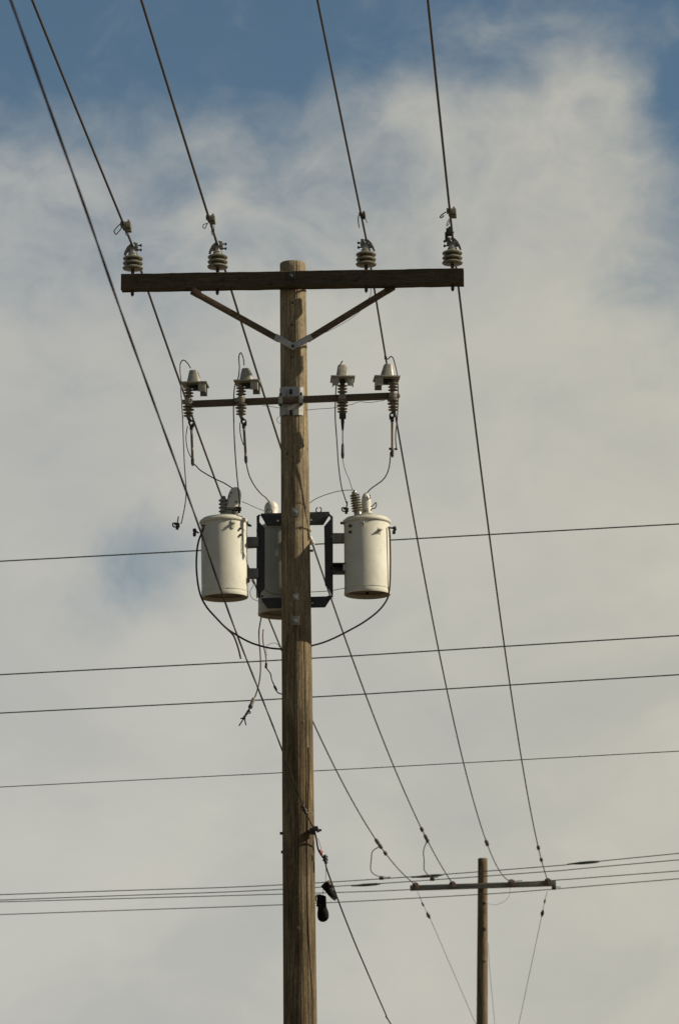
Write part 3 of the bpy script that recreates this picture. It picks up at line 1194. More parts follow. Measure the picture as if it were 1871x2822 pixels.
# left unit
kT = mpp(618, 1540, YT)
Tl, axl, Hl, lidl = make_transformer('grey transformer tank hanging left of the near pole', P(619.3, 1648, YT), P(617.0, 1440, YT), 63.6 * kT, -1)
Rl = 63.6 * kT
m = MB()
b = P(*A5(612, 388), YT - 0.02)
sheds(m, b, Vector((-0.02, 0, 1)), 4, 0.022, 0.034, 0.026, 0.012)
bu = m.build('bushing', 'grey_porcelain', Tl)
m = MB()
m.ring(P(*A5(602, 250), YT - 0.05), Vector((0, 1, 0.2)), 0.012, 0.004, 14, 6)
m.cyl(P(*A5(612, 270), YT - 0.04), P(*A5(640, 240), YT - 0.03), 0.005, 8)
m.build('terminal', 'dull_zinc', bu)
m = MB()
b2 = P(*A5(688, 372), YT - 0.01)
m.lathe([(0.052, -0.02), (0.052, 0.01), (0.040, 0.014), (0.048, 0.022), (0.048, 0.034), (0.038, 0.040)], b2, Vector((0.1, 0, 1)), 24)
m.build('bushing', 'grey_porcelain', Tl)
m = MB()
dome(m, P(*A5(706, 325), YT - 0.01), Vector((0.17, 0, 1)), 0.047, 0.158, 1.12)
cv = m.build('bushing_cover', 'white_cover', Tl)
m = MB()
for (x, y) in ((668, 185), (690, 150), (750, 245)):
    q = P(*A5(x, y), YT - 0.055)
    m.abox(q, 0.010, 0.012, 0.014)
m.build('cover_latch', 'dull_zinc', cv, bevel=0.001)
# middle unit stands behind the pole
YM = 26.55
kM = mpp(784, 1580, YM)
Rm = 72.5 * kM
Tm, axm, Hm, lidm = make_transformer('larger grey transformer tank half hidden behind the near pole', P(784.5, 1695, YM), P(782.5, 1462, YM), Rm, 0, 'tank_paint_shaded')
m = MB()
m.lathe([(0.050, -0.02), (0.050, 0.02), (0.038, 0.026), (0.046, 0.036), (0.046, 0.05), (0.036, 0.058), (0.036, 0.1)], P(*A5(1130, 500), YM - 0.03), Vector((0, 0, 1)), 24)
m.build('bushing', 'grey_porcelain', Tm)
m = MB()
dome(m, P(*A5(1127, 395), YM - 0.03), Vector((0.02, 0, 1)), 0.0505, 0.104, 1.02)
cv = m.build('bushing_cover', 'white_cover', Tm)
# right unit
kR = mpp(1011, 1540, YR)
Rr = 62.8 * kR
Tr, axr, Hr, lidr = make_transformer('grey transformer tank hanging right of the near pole', P(1012.3, 1640, YR), P(1010.3, 1440, YR), Rr, 1)
m = MB()
sheds(m, P(*A6(965, 372), YR - 0.03), Vector((-0.17, 0, 1)), 7, 0.025, 0.0395, 0.0182, 0.014, 0.12)
bu = m.build('bushing', 'grey_porcelain', Tr)
m = MB()
q = P(*A6(928, 150), YR - 0.03)
m.lathe([(0.010, -0.03), (0.012, -0.01), (0.014, 0.0), (0.008, 0.012), (0.004, 0.02)], q, Vector((-0.1, 0, 1)), 10)
m.build('terminal', 'black_iron', bu)
m = MB()
dome(m, P(*A6(1062, 375), YR + 0.02), Vector((-0.045, 0, 1)), 0.034, 0.150, 1.02)
cv = m.build('bushing_cover', 'white_cover', Tr)
m = MB()
for (x, y) in ((1092, 180), (1094, 205), (1040, 345)):
    m.abox(P(*A6(x, y), YR - 0.012), 0.008, 0.012, 0.012)
m.build('cover_latch', 'rusty_iron', cv, bevel=0.001)
m = MB()
lp = pts(A6, [(1105, 300), (1130, 285), (1158, 255), (1165, 280), (1150, 315), (1120, 320), (1100, 345)], YR - 0.02)
m.tube(spline(lp, 5), 0.0042, 6)
m.build('bushing_connector', 'fuse_tube', Tr)
# lugs, studs, terminals
for (T, reg, cx, yy, Rr_, lst) in (
    (Tl, A5, 619, 0, Rl, [('lifting_lug', 712, 490, 'tank_paint', 0.020, 0.030), ('stud', 797, 533, 'rusty_iron', 0.011, 0.011), ('stud', 797, 603, 'rusty_iron', 0.011, 0.011),
                          ('lifting_lug', 410, 515, 'rusty_iron', 0.024, 0.020)]),
    (Tr, A6, 1011, 0, Rr, [('lifting_lug', 1018, 482, 'tank_paint', 0.020, 0.022), ('stud', 889, 508, 'black_iron', 0.013, 0.013), ('stud', 889, 574, 'black_iron', 0.012, 0.012),
                           ('lifting_lug', 1200, 560, 'tank_paint', 0.022, 0.024)])):
    for (nm, x, y, mt, w, h) in lst:
        u, v = reg(x, y)
        dx = (u - cx) * kT
        q = P(u, v, LOC[T].y - math.sqrt(max(Rr_ * Rr_ - dx * dx, 0.0004)))
        c = LOC[T]
        nn = Vector((q.x - c.x, q.y - c.y, 0)).normalized()
        xx = nn.cross(Vector((0, 0, 1)))
        m = MB()
        if nm == 'stud':
            m.cyl(q - nn * 0.004, q + nn * 0.014, w * 0.8, 10)
        else:
            m.prism([q - nn * 0.003 + xx * w * -0.6 + Vector((0, 0, h)), q - nn * 0.003 + xx * w * 0.6 + Vector((0, 0, h)), q - nn * 0.003 + xx * w * 0.75, q - nn * 0.003 + xx * w * 0.4 + Vector((0, 0, -h)),
                     q - nn * 0.003 + xx * w * -0.4 + Vector((0, 0, -h)), q - nn * 0.003 + xx * w * -0.75], nn * 0.006)
            m.box(q + nn * 0.012 + Vector((0, 0, h * 0.3)), xx * w * 0.6, nn * 0.014, Vector((0, 0, 0.004)))
        m.build(nm, mt, T, bevel=0.001)
# dark hardware on the rims
for (T, reg, a, b_, k1, r, Y_) in ((Tl, A5, (345, 585), (300, 560), (298, 598), 0.017, YT - 0.04), (Tr, A6, (1300, 525), (1362, 535), (1355, 575), 0.016, YR - 0.03)):
    m = MB()
    m.cyl(P(*reg(*a), Y_), P(*reg(*b_), Y_), 0.006, 8)
    m.lathe([(r * 0.6, -0.012), (r, -0.009), (r, 0.009), (r * 0.6, 0.012)], P(*reg(*b_), Y_), Vector((1, -0.2, 0.2)), 10)
    m.lathe([(r * 0.6, -0.010), (r * 0.95, -0.007), (r * 0.95, 0.007), (r * 0.6, 0.010)], P(*reg(*k1), Y_), Vector((1, -0.2, -0.1)), 10)
    m.box((P(*reg(*b_), Y_) + P(*reg(*k1), Y_)) / 2, Vector((0.008, 0, 0)), Vector((0, 0.014, 0)), Vector((0, 0, 0.020)))
    m.build('secondary_terminal', 'black_iron', T)
m = MB()
q = P(*A5(885, 500), YT - 0.02)
m.cyl(P(*A5(845, 475), YT - 0.03), P(*A5(915, 510), YT - 0.03), 0.006, 8)
m.abox(q, 0.018, 0.02, 0.016)
m.build('lid_bolt', 'black_iron', Tl)
m = MB()
m.cyl(P(*A6(775, 470), YR - 0.03), P(*A6(815, 478), YR - 0.03), 0.007, 8)
m.abox(P(*A6(788, 478), YR - 0.03), 0.014, 0.02, 0.014)
m.build('lid_bolt', 'rusty_iron', Tr)
m = MB()
m.cyl(P(*A6(1312, 1255), YR), P(*A6(1300, 1245), YR), 0.009, 8)
m.build('drain_plug', 'rusty_iron', Tr)
m = MB()
q = P(1012, 1637, YR - 0.05)
m.lathe([(0.012, -0.012), (0.012, 0.0), (0.006, 0.01)], q + Vector((0, 0, 0.006)), Vector((0, 0, 1)), 10)
m.build('drain_plug', 'black_iron', Tr)
# small paper stickers low on the tanks
for (T, reg, x, y, w, h, cx, c_y, Rr_) in ((Tl, A5, 395, 1170, 0.018, 0.05, 619, YT, Rl), (Tm, A5, 1190, 795, 0.03, 0.05, 784, YM, Rm)):
    u, v = reg(x, y)
    dx = (u - cx) * kT
    q = P(u, v, c_y - math.sqrt(max(Rr_ ** 2 - dx * dx, 1e-4)))
    c = LOC[T]
    nn = Vector((q.x - c.x, q.y - c.y, 0)).normalized()
    xx = nn.cross(Vector((0, 0, 1)))
    m = MB()
    m.box(q + nn * 0.0012, xx * w / 2, nn * 0.0012, Vector((0, 0, h / 2)))
    m.build('sticker', 'sticker', T)
# secondary studs on the sunny side of the middle tank
for (x, y) in ((468, 690), (466, 775)):
    q = P(*A6(x, y), YM - 0.05)
    m = MB()
    m.cyl(q - Vector((0.02, 0, 0)), q + Vector((0.012, 0, 0)), 0.009, 10)
    m.build('stud', 'rusty_iron', Tm)
m = MB()
q = P(*A6(490, 715), YM - 0.06)
sheds(m, P(*A6(455, 640), YM - 0.06), (P(*A6(510, 760), YM - 0.07) - P(*A6(455, 640), YM - 0.06)), 2, 0.010, 0.015, 0.018, 0.008)
m.build('secondary_bushing', 'white_cover', Tm)
m = MB()
q = P(*A7(1108, 75), YM)
m.cyl(q - Vector((0.02, 0, 0)), q + Vector((0.008, 0, 0)), 0.010, 8)
m.build('drain_plug', 'brown_porcelain', Tm)

# ------------------------------------------------------------------ steel mount
YK = 26.115
mount = thing('transformer_mount', 'black steel transformer mount with cut corners behind the near pole', 'steel bracket', P(812, 1649, YK))


def plate(name, lst, Y, thick, matn, parent, bevel=0.001):
    m = MB()
    m.prism([P(u, v, Y) for (u, v) in lst], Vector((0, thick, 0)))
    return m.build(name, matn, parent, bevel=bevel)


tb_ = plate('crossbar', [(717, 1418.5), (731, 1418), (895, 1415.5), (908, 1412), (909, 1418), (891, 1446.5), (735.5, 1449)], YK, 0.010, 'dark_steel', mount)
bb_ = plate('crossbar', [(718, 1650), (735, 1648), (900, 1643.5), (910, 1640), (916, 1643), (896, 1674), (737, 1677)], YK, 0.010, 'dark_steel', mount)
m = MB()
m.prism([P(719, 1418, YK + 0.011), P(907, 1413, YK + 0.011), P(907, 1413, YK + 0.011) + Vector((0, 0.07, 0)), P(719, 1418, YK + 0.011) + Vector((0, 0.07, 0))], Vector((0, 0, 0.008)))
m.build('flange', 'dark_steel', tb_)
lc = plate('upright', [A5(968, 402), A5(990, 384), A5(1012, 384), A5(1000, 408), A5(1000, 466), A5(1058, 530), A5(1058, 1180), A5(1012, 1232), A5(1012, 1288), A5(978, 1280)], YK - 0.013, 0.010, 'dark_steel', mount)
rc = plate('upright', [A6(668, 432), A6(600, 512), A6(610, 1150), A6(652, 1192), A6(672, 1240), A6(690, 1276), A6(697, 1250), A6(690, 402), A6(668, 384), A6(645, 372), A6(640, 385), A6(664, 402)], YK - 0.013, 0.010, 'dark_steel', mount)
for (o_, reg, x0, x1) in ((lc, A5, 968, 976), (rc, A6, 688, 694)):
    m = MB()
    a = P(*reg(x0, 405 if reg is A5 else 404), YK - 0.002)
    b = P(*reg(x1, 1270), YK - 0.002)
    c = (a + b) / 2 + Vector((0, 0.035, 0))
    m.box(c, Vector((0.003, 0, 0)), Vector((0, 0.035, 0)), Vector((0, 0, abs(a.z - b.z) / 2)))
    m.build('flange', 'dark_steel', o_)
# pale discs added for the sky light showing through bolt holes in the bars
for (x, y, o_) in ((462, 441, tb_), (474, 1340, bb_)):
    q = P(*A6(x, y), YK - 0.004)
    m = MB()
    m.cyl(q, q + Vector((0, 0.006, 0)), 0.0065, 12)
    m.build('hole_light_disc', 'sticker', o_)
q = P(*A5(1198, 450), YK - 0.004)
MB().cyl(q, q + Vector((0, 0.006, 0)), 0.0065, 12).build('hole_light_disc', 'sticker', tb_)
# nuts at the corners and on the uprights
for (reg, x, y, o_) in ((A5, 984, 640, lc), (A5, 984, 985, lc), (A6, 678, 625, rc), (A6, 678, 960, rc), (A5, 990, 420, lc), (A6, 660, 395, rc), (A5, 1030, 1270, bb_), (A6, 655, 1290, bb_), (A5, 1040, 880, lc), (A6, 640, 880, rc)):
    q = P(*reg(x, y), YK - 0.013)
    m = MB()
    m.cyl(q + Vector((0, 0.004, 0)), q - Vector((0, 0.010, 0)), 0.0085, 6)
    m.build('nut', 'dull_zinc' if y in (640, 625) else 'rusty_iron', o_)
# eye bolt on the top bar
m = MB()
q = P(*A6(542, 335), YK + 0.02)
m.ring(q, Vector((0.25, 1, 0.0)), 0.0195, 0.0042, 20, 8, R_(-70), R_(250))
m.cyl(P(*A6(540, 362), YK + 0.02), P(*A6(540, 395), YK + 0.02), 0.006, 8)
m.build('eye_bolt', 'rusty_iron', mount)
m = MB()
q = P(*A5(1108, 350), YK + 0.02)
m.ring(q, Vector((-0.25, 1, 0.0)), 0.0185, 0.0045, 20, 8, R_(-70), R_(250))
m.cyl(P(*A5(1108, 372), YK + 0.02), P(*A5(1108, 405), YK + 0.02), 0.006, 8)
m.build('eye_bolt', 'black_iron', mount)
# hangers between uprights and the side tanks
for (T, reg, x0, x1, y0, y1, dark) in ((Tl, A5, 850, 985, 600, 698, 0), (Tl, A5, 850, 985, 940, 1040, 0), (Tr, A6, 690, 832, 585, 682, 0), (Tr, A6, 690, 832, 920, 1020, 1)):
    a = P(*reg(x0, y0), LOC[T].y)
    b = P(*reg(x1, y1), LOC[T].y)
    c = (a + b) / 2 + Vector((0, 0.08 if T is Tl else 0.0, 0))
    hx = Vector((abs(b.x - a.x) / 2, 0, 0))
    hz = abs(a.z - b.z) / 2
    m = MB()
    if dark:
        m.box(c + Vector((0, 0.05, 0)), hx, Vector((0, 0.004, 0)), Vector((0, 0, hz)))
        m.box(c + Vector((0, 0.0, hz - 0.004)), hx, Vector((0, 0.05, 0)), Vector((0, 0, 0.004)))
        m.box(c + Vector((0, 0.0, -hz + 0.004)), hx, Vector((0, 0.05, 0)), Vector((0, 0, 0.004)))
        m.build('hanger', 'dark_steel', T, bevel=0.001)
        m = MB()
        m.box(c + Vector((hx.x * 0.78, -0.02, 0)), hx * 0.16, Vector((0, 0.02, 0)), Vector((0, 0, hz * 0.96)))
        m.build('hanger', 'tank_paint', T, bevel=0.001)
    else:
        m.box(c, hx, Vector((0, 0.005, 0)), Vector((0, 0, hz)))
        m.box(c + Vector((0, 0.03, hz - 0.003)), hx, Vector((0, 0.03, 0)), Vector((0, 0, 0.003)))
        m.box(c + Vector((0, 0.03, -hz + 0.003)), hx, Vector((0, 0.03, 0)), Vector((0, 0, 0.003)))
        m.build('hanger', 'dull_zinc', T, bevel=0.0015)
for v in (1478, 1600):
    m = MB()
    a = P(800, v, YK + 0.01)
    m.box(a + Vector((0, 0.13, 0)), Vector((0.05, 0, 0)), Vector((0, 0.13, 0)), Vector((0, 0, 0.03)))
    m.build('hanger', 'dark_steel', Tm, bevel=0.002)

# ------------------------------------------------------------------ leads and jumpers


def wire(name, label, path, r, matn, per=8, n=7, cat='wire', group=None):
    p = spline(path, per)
    m = MB()
    m.tube(p, r, n)
    o = m.build(name, matn, None, loc=path[0])
    return tag(o, label, cat, group)


def hot_clamp(label, q, s=1.0, group='hot line clamps hanging on leads', matn='black_iron'):
    t = thing('hot_line_clamp', label, 'clamp', q, group)
    m = MB()
    m.abox(q, 0.026 * s, 0.024 * s, 0.030 * s)
    m.abox(q + Vector((-0.016 * s, 0, 0.010 * s)), 0.018 * s, 0.018 * s, 0.018 * s)
    m.abox(q + Vector((-0.004 * s, 0, -0.022 * s)), 0.020 * s, 0.018 * s, 0.018 * s)
    m.build('body', matn, t, bevel=0.003)
    m = MB()
    m.cyl(q + Vector((-0.004 * s, 0, 0.01 * s)), q + Vector((0.004 * s, -0.004, 0.062 * s)), 0.0045 * s, 7)
    m.build('screw', matn, t)
    m = MB()
    m.tube(spline([q + Vector((-0.016 * s, 0, 0.016 * s)), q + Vector((-0.034 * s, 0, 0.012 * s)), q + Vector((-0.030 * s, 0, -0.010 * s)), q + Vector((-0.01 * s, 0, -0.012 * s))], 5), 0.005 * s, 7)
    m.build('hook', matn, t)
    return t


LW = 0.0042
yw = YC - 0.03
lead1 = pts(A3, [(335, 292), (300, 235), (255, 203), (225, 240), (222, 330), (232, 420), (230, 520), (240, 680), (250, 850), (255, 1000), (262, 1180), (270, 1350), (285, 1560), (285, 1680), (270, 1800), (240, 1945)], (YC, yw - 0.10))
lead1.append(P(*A5(152, 485), yw - 0.10))
wire('lead_wire', 'long loose lead hanging from the leftmost cutout to a dangling clamp', lead1, LW, 'lead_wire')
hot_clamp('black clamp dangling at the end of the long lead left of the left transformer', P(*A5(118, 500), yw - 0.10), 1.0)
lead2 = pts(A3, [(912, 262), (905, 190), (878, 124), (856, 170), (862, 280), (850, 390), (815, 470), (802, 580), (798, 740), (803, 940), (812, 1150), (830, 1400), (848, 1580), (866, 1760)], (YC - 0.02, YT - 0.10))
wire('lead_wire', 'lead from the second cutout down beside the left transformer bushing', lead2, LW, 'lead_wire')
hot_clamp('black clamp touching the left transformer bushing cover', P(*A5(785, 325), YT - 0.10), 0.9)
hot = P(*A5(815, 350), YT - 0.10)
lead3 = pts(A4, [(800, 212), (775, 250), (755, 300), (742, 390), (728, 520), (720, 720), (722, 860), (738, 1080), (755, 1330), (785, 1560), (820, 1680), (852, 1780)], (YC - 0.05, YR - 0.08))
wire('lead_wire', 'lead from the front-facing cutout to a clamp beside the right transformer bushing', lead3, LW, 'lead_wire')
hot_clamp('dark clamp hanging just left of the right transformer bushing', P(*A4(845, 1822), YR - 0.08), 0.95)
lead4 = pts(A4, [(1288, 198), (1305, 175), (1330, 165), (1350, 195), (1368, 260), (1386, 340), (1396, 460), (1400, 580), (1396, 720), (1388, 860), (1374, 980), (1372, 1060), (1380, 1150)], (YC - 0.02, YC - 0.05))
wire('lead_wire', 'lead curling over the hood of the rightmost cutout', lead4, LW, 'lead_wire')
wire('lead_wire', 'short tap from a power line into the rightmost cutout hood', pts(A4, [(1255, 135), (1254, 165), (1255, 195)], YC), 0.0034, 'lead_wire')
wire('lead_wire', 'thin second tap strand above the rightmost cutout hood', pts(A4, [(1258, 130), (1268, 158), (1284, 196)], YC), 0.003, 'lead_wire')
wire('lead_wire', 'thin wire bowing beside the leftmost hanging fuse tube', pts(A3, [(302, 915), (290, 980), (285, 1050), (295, 1140), (318, 1215), (345, 1265)], YC), 0.0032, 'lead_wire')
wire('lead_wire', 'thin wire bowing beside the second hanging fuse tube', pts(A3, [(868, 880), (868, 960), (880, 1040), (905, 1120)], YC - 0.02), 0.0036, 'lead_wire')
wire('lead_wire', 'wire from the leftmost fuse tube sweeping to the left transformer bushing', pts(A3, [(360, 1320), (390, 1345), (440, 1395), (520, 1445), (600, 1490), (700, 1535), (800, 1600)], (YC, YT - 0.01)), LW, 'black_cable')
wire('lead_wire', 'wire from the second fuse tube curving to the middle transformer cover', pts(A3, [(934, 1312), (948, 1380), (975, 1470), (1030, 1570), (1095, 1650), (1145, 1690), (1190, 1745)], (YC - 0.02, YM - 0.03)), LW, 'lead_wire')
wire('lead_wire', 'fine wire from the dark hanging link to the right transformer bushing', pts(A4, [(800, 1262), (808, 1320), (830, 1400), (868, 1490), (890, 1560), (908, 1612)], (YC - 0.02, YR - 0.03)), 0.0022, 'lead_wire')
wire('lead_wire', 'wire curving from the rightmost fuse tube to the right transformer cover', pts(A4, [(1316, 1200), (1314, 1270), (1300, 1370), (1270, 1450), (1225, 1508), (1160, 1555), (1100, 1600), (1060, 1645)], (YC - 0.03, YR + 0.02)), LW, 'lead_wire')
wire('lead_wire', 'fine arched wire from behind the pole to the right transformer bushing', pts(A6, [(405, 285), (440, 262), (500, 220), (570, 188), (650, 160), (740, 135), (840, 121), (922, 120)], (YM - 0.2, YR - 0.03)), 0.0026, 'lead_wire')
wire('lead_wire', 'fine wire between the left and middle transformer covers', pts(A5, [(812, 245), (870, 268), (950, 305), (1050, 345)], (YT, YM - 0.08)), 0.0024, 'lead_wire')
wire('lead_wire', 'fine ground wire wandering under the right half of the brown beam', pts(A4, [(395, 742), (460, 740), (520, 733), (620, 727), (720, 718), (830, 695), (900, 682), (980, 655), (1050, 660), (1110, 662), (1180, 648), (1250, 640)], (yb + 0.06, yb)), 0.0020, 'grey_line')
wire('lead_wire', 'tiny stray wire curl left of the pole under the brown beam', pts(A4, [(128, 812), (100, 825), (90, 850), (100, 875), (130, 892)], yb + 0.06), 0.0016, 'grey_line')
wire('lead_wire', 'fine wire stub under the brown beam left of the pole', pts(A3, [(1110, 697), (1170, 700), (1230, 710), (1300, 722)], yb + 0.05), 0.0018, 'grey_line')
wire('lead_wire', 'fine slack wire hanging below the right wooden brace', pts(A2, [(790, 715), (788, 760), (765, 800), (720, 870), (650, 930), (560, 985), (480, 1025), (420, 1050)], (YA, YA)), 0.0017, 'grey_line')
wire('lead_wire', 'fine wire from behind the pole to the foot of the right transformer', pts(A6, [(420, 1224), (500, 1220), (640, 1212), (730, 1198), (830, 1178)], (YM - 0.15, YR - 0.03)), 0.0024, 'lead_wire')
wire('lead_wire', 'thin curl of wire hanging by the foot of the left transformer', pts(A5, [(905, 1092), (935, 1135), (920, 1175), (898, 1215), (905, 1265), (935, 1300), (985, 1320), (1060, 1345)], (YT - 0.04, YT)), 0.0020, 'grey_line')
wire('lead_wire', 'fine wire lying across the middle transformer tank', pts(A5, [(915, 1085), (960, 1150), (1060, 1200), (1130, 1235), (1235, 1252)], (YT - 0.06, YK - 0.03)), 0.0020, 'lead_wire')
hot_clamp('small rusty connector at the lower right edge of the left transformer', P(*A5(885, 1095), YT - 0.05), 0.62, matn='rusty_iron')

sec = pts(A5, [(400, 520), (372, 590), (340, 680), (322, 800), (318, 950), (330, 1100), (352, 1220), (385, 1310), (440, 1400), (520, 1490), (640, 1612), (780, 1705), (900, 1768), (1010, 1805), (1120, 1830), (1260, 1842)], (YT - 0.16, YP - 0.02))
wire('secondary_cable', 'black cable bowing from the left transformer down to the pole', sec, 0.0068, 'black_cable')
tail = pts(A5, [(640, 1612), (712, 1685), (745, 1755), (775, 1850), (797, 1945)], YT - 0.1)
o = wire('secondary_cable', 'cut black cable end dangling from the cable left of the pole', tail, 0.0062, 'black_cable')
sec = pts(A6, [(1295, 515), (1308, 580), (1313, 720), (1315, 900), (1312, 1100), (1302, 1220), (1285, 1290), (1240, 1365), (1180, 1432), (1100, 1498), (1000, 1566), (900, 1622), (800, 1675), (700, 1724), (580, 1772), (430, 1812)], (YR - 0.08, YP - 0.02))
wire('secondary_cable', 'dark red cable bowing from the right transformer down to the pole', sec, 0.0064, 'red_brown_wire')

dn = pts(A7, [(522, 95), (508, 170), (495, 260), (497, 380), (508, 500), (514, 640), (510, 780), (492, 900), (465, 1000), (436, 1075)], YM - 0.15)
wire('service_lead', 'loose lead dropping from under the middle transformer to a silver sleeve', dn, 0.0048, 'red_brown_wire')
a, b = P(*A7(437, 1062), YM - 0.15), P(*A7(386, 1186), YM - 0.15)
t = thing('wire_connector', 'grey sleeve connector with split wire tails hanging left of the pole', 'connector', b)
d = (b - a).normalized()
L = (b - a).length
m = MB()
m.lathe([(0.010, 0), (0.0135, 0.004), (0.0135, L - 0.004), (0.010, L)], a, d, 14)
m.build('sleeve', 'galvanized', t)
m = MB()
m.lathe([(0.0145, L * 0.72), (0.0155, L * 0.75), (0.0155, L * 0.98), (0.012, L * 1.02)], a, d, 12)
m.build('boot', 'black_iron', t)
for lst, mt in (([(385, 1186), (345, 1240), (318, 1300), (290, 1345), (254, 1400)], 'black_cable'), ([(385, 1180), (365, 1240), (330, 1290), (328, 1340), (340, 1392)], 'black_cable'), ([(370, 1200), (392, 1240), (372, 1250)], 'rusty_iron'), ([(318, 1300), (290, 1308), (272, 1312)], 'black_cable')):
    m = MB()
    m.tube(spline(pts(A7, lst, YM - 0.15), 5), 0.0044, 6)
    m.build('wire_tail', mt, t)
m = MB()
m.lathe([(0.005, -0.02), (0.0085, -0.014), (0.0085, 0.014), (0.005, 0.02)], P(*A7(318, 1296), YM - 0.15), Vector((0.6, 0, 1)), 8)
m.build('crimp', 'black_iron', t)
kn = pts(A7, [(545, 250), (540, 340), (552, 440), (572, 540), (580, 600), (578, 660), (590, 710), (632, 770), (648, 840), (680, 920), (700, 970), (730, 1005), (775, 1018)], (YM - 0.15, YP))
wire('service_lead', 'kinked brown lead with a bare tip standing left of the pole', kn, [0.0042], 'red_brown_wire') if False else None
p_ = spline(kn, 8)
m = MB()
m.tube(p_, 0.0043, 7)
o = tag(m.build('service_lead', 'red_brown_wire', None, loc=kn[-1]), 'kinked brown lead with a bare coppery tip rising left of the pole', 'wire')
m = MB()
m.tube([kn[0] + (kn[0] - kn[1]) * 0.08, kn[0].lerp(kn[1], 0.35)], 0.0046, 7)
m.build('bare_tip', 'copper_end', o)
m = MB()
m.lathe([(0.004, -0.02), (0.0085, -0.014), (0.0085, 0.014), (0.004, 0.02)], P(*A7(580, 675), kn[5].y), Vector((0.1, 0, 1)), 8)
m.lathe([(0.004, -0.02), (0.0085, -0.014), (0.0085, 0.014), (0.004, 0.02)], P(*A7(692, 945), kn[9].y), Vector((-0.5, 0, 1)), 8)
m.build('crimp', 'black_iron', o)
wire('lead_wire', 'fine hooked wire loop left of the pole below the middle transformer', pts(A7, [(590, 560), (582, 500), (590, 440), (630, 412), (680, 403), (720, 420), (735, 450)], YM - 0.2), 0.0018, 'grey_line')

# ------------------------------------------------------------------ twisted service cable in front
XS = -0.17


def in_plane(u, v, x0, y0, s):
    """point under the pixel in the upright plane x = x0 + s * (y - y0)"""
    d = ray(u, v)
    t_ = (x0 - s * y0) / (d.x - s * d.y)
    return CAM + d * t_


near_px = [(30, 0), (128, 275), (239, 585), (334, 860), (456, 1198), (550, 1456), (648, 1736), (760, 2022), (838, 2228)]
hold = P(866, 2288, 25.86)
cab = [in_plane(u, v, hold.x, hold.y, 0.0565) for (u, v) in near_px]
ext = []
d0 = (cab[0] - cab[1])
d0 = d0 / abs(d0.y)
for k in (16, 8):
    ext.append(cab[0] + Vector((d0.x, d0.y, d0.z)) * k + Vector((0, 0, 0.0)))
path = spline(ext + cab + [hold], 10)


def twisted(path, r, off, pitch, strands, mats, label, name='service_cable'):
    t = thing(name, label, 'cable', path[-1])
    Lacc = 0
    dense = [path[0]]
    for a, b in zip(path, path[1:]):
        n_ = max(1, int((b - a).length / (pitch / 10)))
        for k in range(1, n_ + 1):
            dense.append(a.lerp(b, k / n_))
    for s in range(strands):
        pp = []
        acc = 0
        for i, q in enumerate(dense):
            if i:
                acc += (q - dense[i - 1]).length
            tg = (dense[min(i + 1, len(dense) - 1)] - dense[max(i - 1, 0)]).normalized()
            x = tg.cross(Vector((0, 0, 1))).normalized()
            y = x.cross(tg)
            an = 2 * math.pi * (acc / pitch + s / strands)
            pp.append(q + (x * math.cos(an) + y * math.sin(an)) * off)
        m = MB()
        m.tube(pp, r, 6)
        m.build('strand', mats[s], t)
    return t


twisted(path, 0.0039, 0.0015, 1.5, 2, ['dark_red_cable', 'black_cable'], 'thick twisted service cable crossing in front from upper left to the pole')
far_px = [(871, 2310), (878, 2345), (896, 2374), (900, 2395), (920, 2450), (946, 2520), (980, 2605), (1010, 2675), (1040, 2745), (1062, 2795), (1066, 2808), (1077, 2824)]
far_c = [hold.copy()] + [in_plane(u, v, hold.x, hold.y - 0.3, 0.072) if i > 3 else P(u, v, 25.9 + 0.10 * i) for i, (u, v) in enumerate(far_px)]
e0 = far_c[-1]
fe = P(1320, 3060, YF - 0.2)
far_c += [e0.lerp(fe, k) - Vector((0, 0, 0.35 * k * (1 - k) * 4)) for k in (0.3, 0.6, 1.0)]
wire('service_cable', 'single service cable leaving the pole toward lower right past the shoes', far_c, 0.0058, 'black_cable', per=10, cat='cable')
# where it is held on the pole
t = thing('cable_bracket', 'black cable bracket bolted to the right edge of the near pole', 'bracket', hold)
m = MB()
m.abox(hold + Vector((-0.012, 0.03, -0.006)), 0.040, 0.060, 0.040)
m.abox(hold + Vector((0.010, 0.0, 0.010)), 0.030, 0.050, 0.026)
m.abox(hold + Vector((-0.026, 0.0, -0.018)), 0.024, 0.03, 0.026)
m.build('clamp', 'black_iron', t, bevel=0.004)
m = MB()
q = P(*A8(755, 570), hold.y)
m.cyl(hold + Vector((-0.03, 0.02, -0.002)), q, 0.006, 8)
m.cyl(P(*A8(700, 540), hold.y), P(*A8(715, 600), hold.y), 0.010, 8)
m.cyl(q - Vector((0.012, 0, 0)), q + Vector((0.004, 0, 0)), 0.009, 6)
m.build('bolt', 'black_iron', t)
for i, (x, y, dx) in enumerate(((505, 245, 0.020), (535, 300, 0.022), (822, 965, 0.018), (822, 1015, 0.020))):
    u, v = A8(x, y)
    q = P(u, v, hold.y - 0.10 + (0.2 if i > 1 else 0))
    tt = thing('cable_grip', ['black grip on the service cable in front of the pole', 'second black grip just below it, on the cable in front of the pole',
                              'upper dark grip on the cable above the hanging shoes', 'lower dark grip on the cable above the hanging shoes'][i], 'clamp', q, 'grips on the service cable')
    ax = Vector((0.35, 0, -1)).normalized()
    m = MB()
    m.lathe([(0.006, -0.02), (0.0125, -0.015), (0.0125, 0.015), (0.006, 0.02)], q, ax, 10)
    m.build('sleeve', 'black_iron', tt)
    m = MB()
    m.cyl(q - Vector((dx, 0.004, -0.004)), q + Vector((dx * 0.8, -0.004, 0.006)), 0.0052, 8)
    m.build('bolt', 'black_iron', tt)
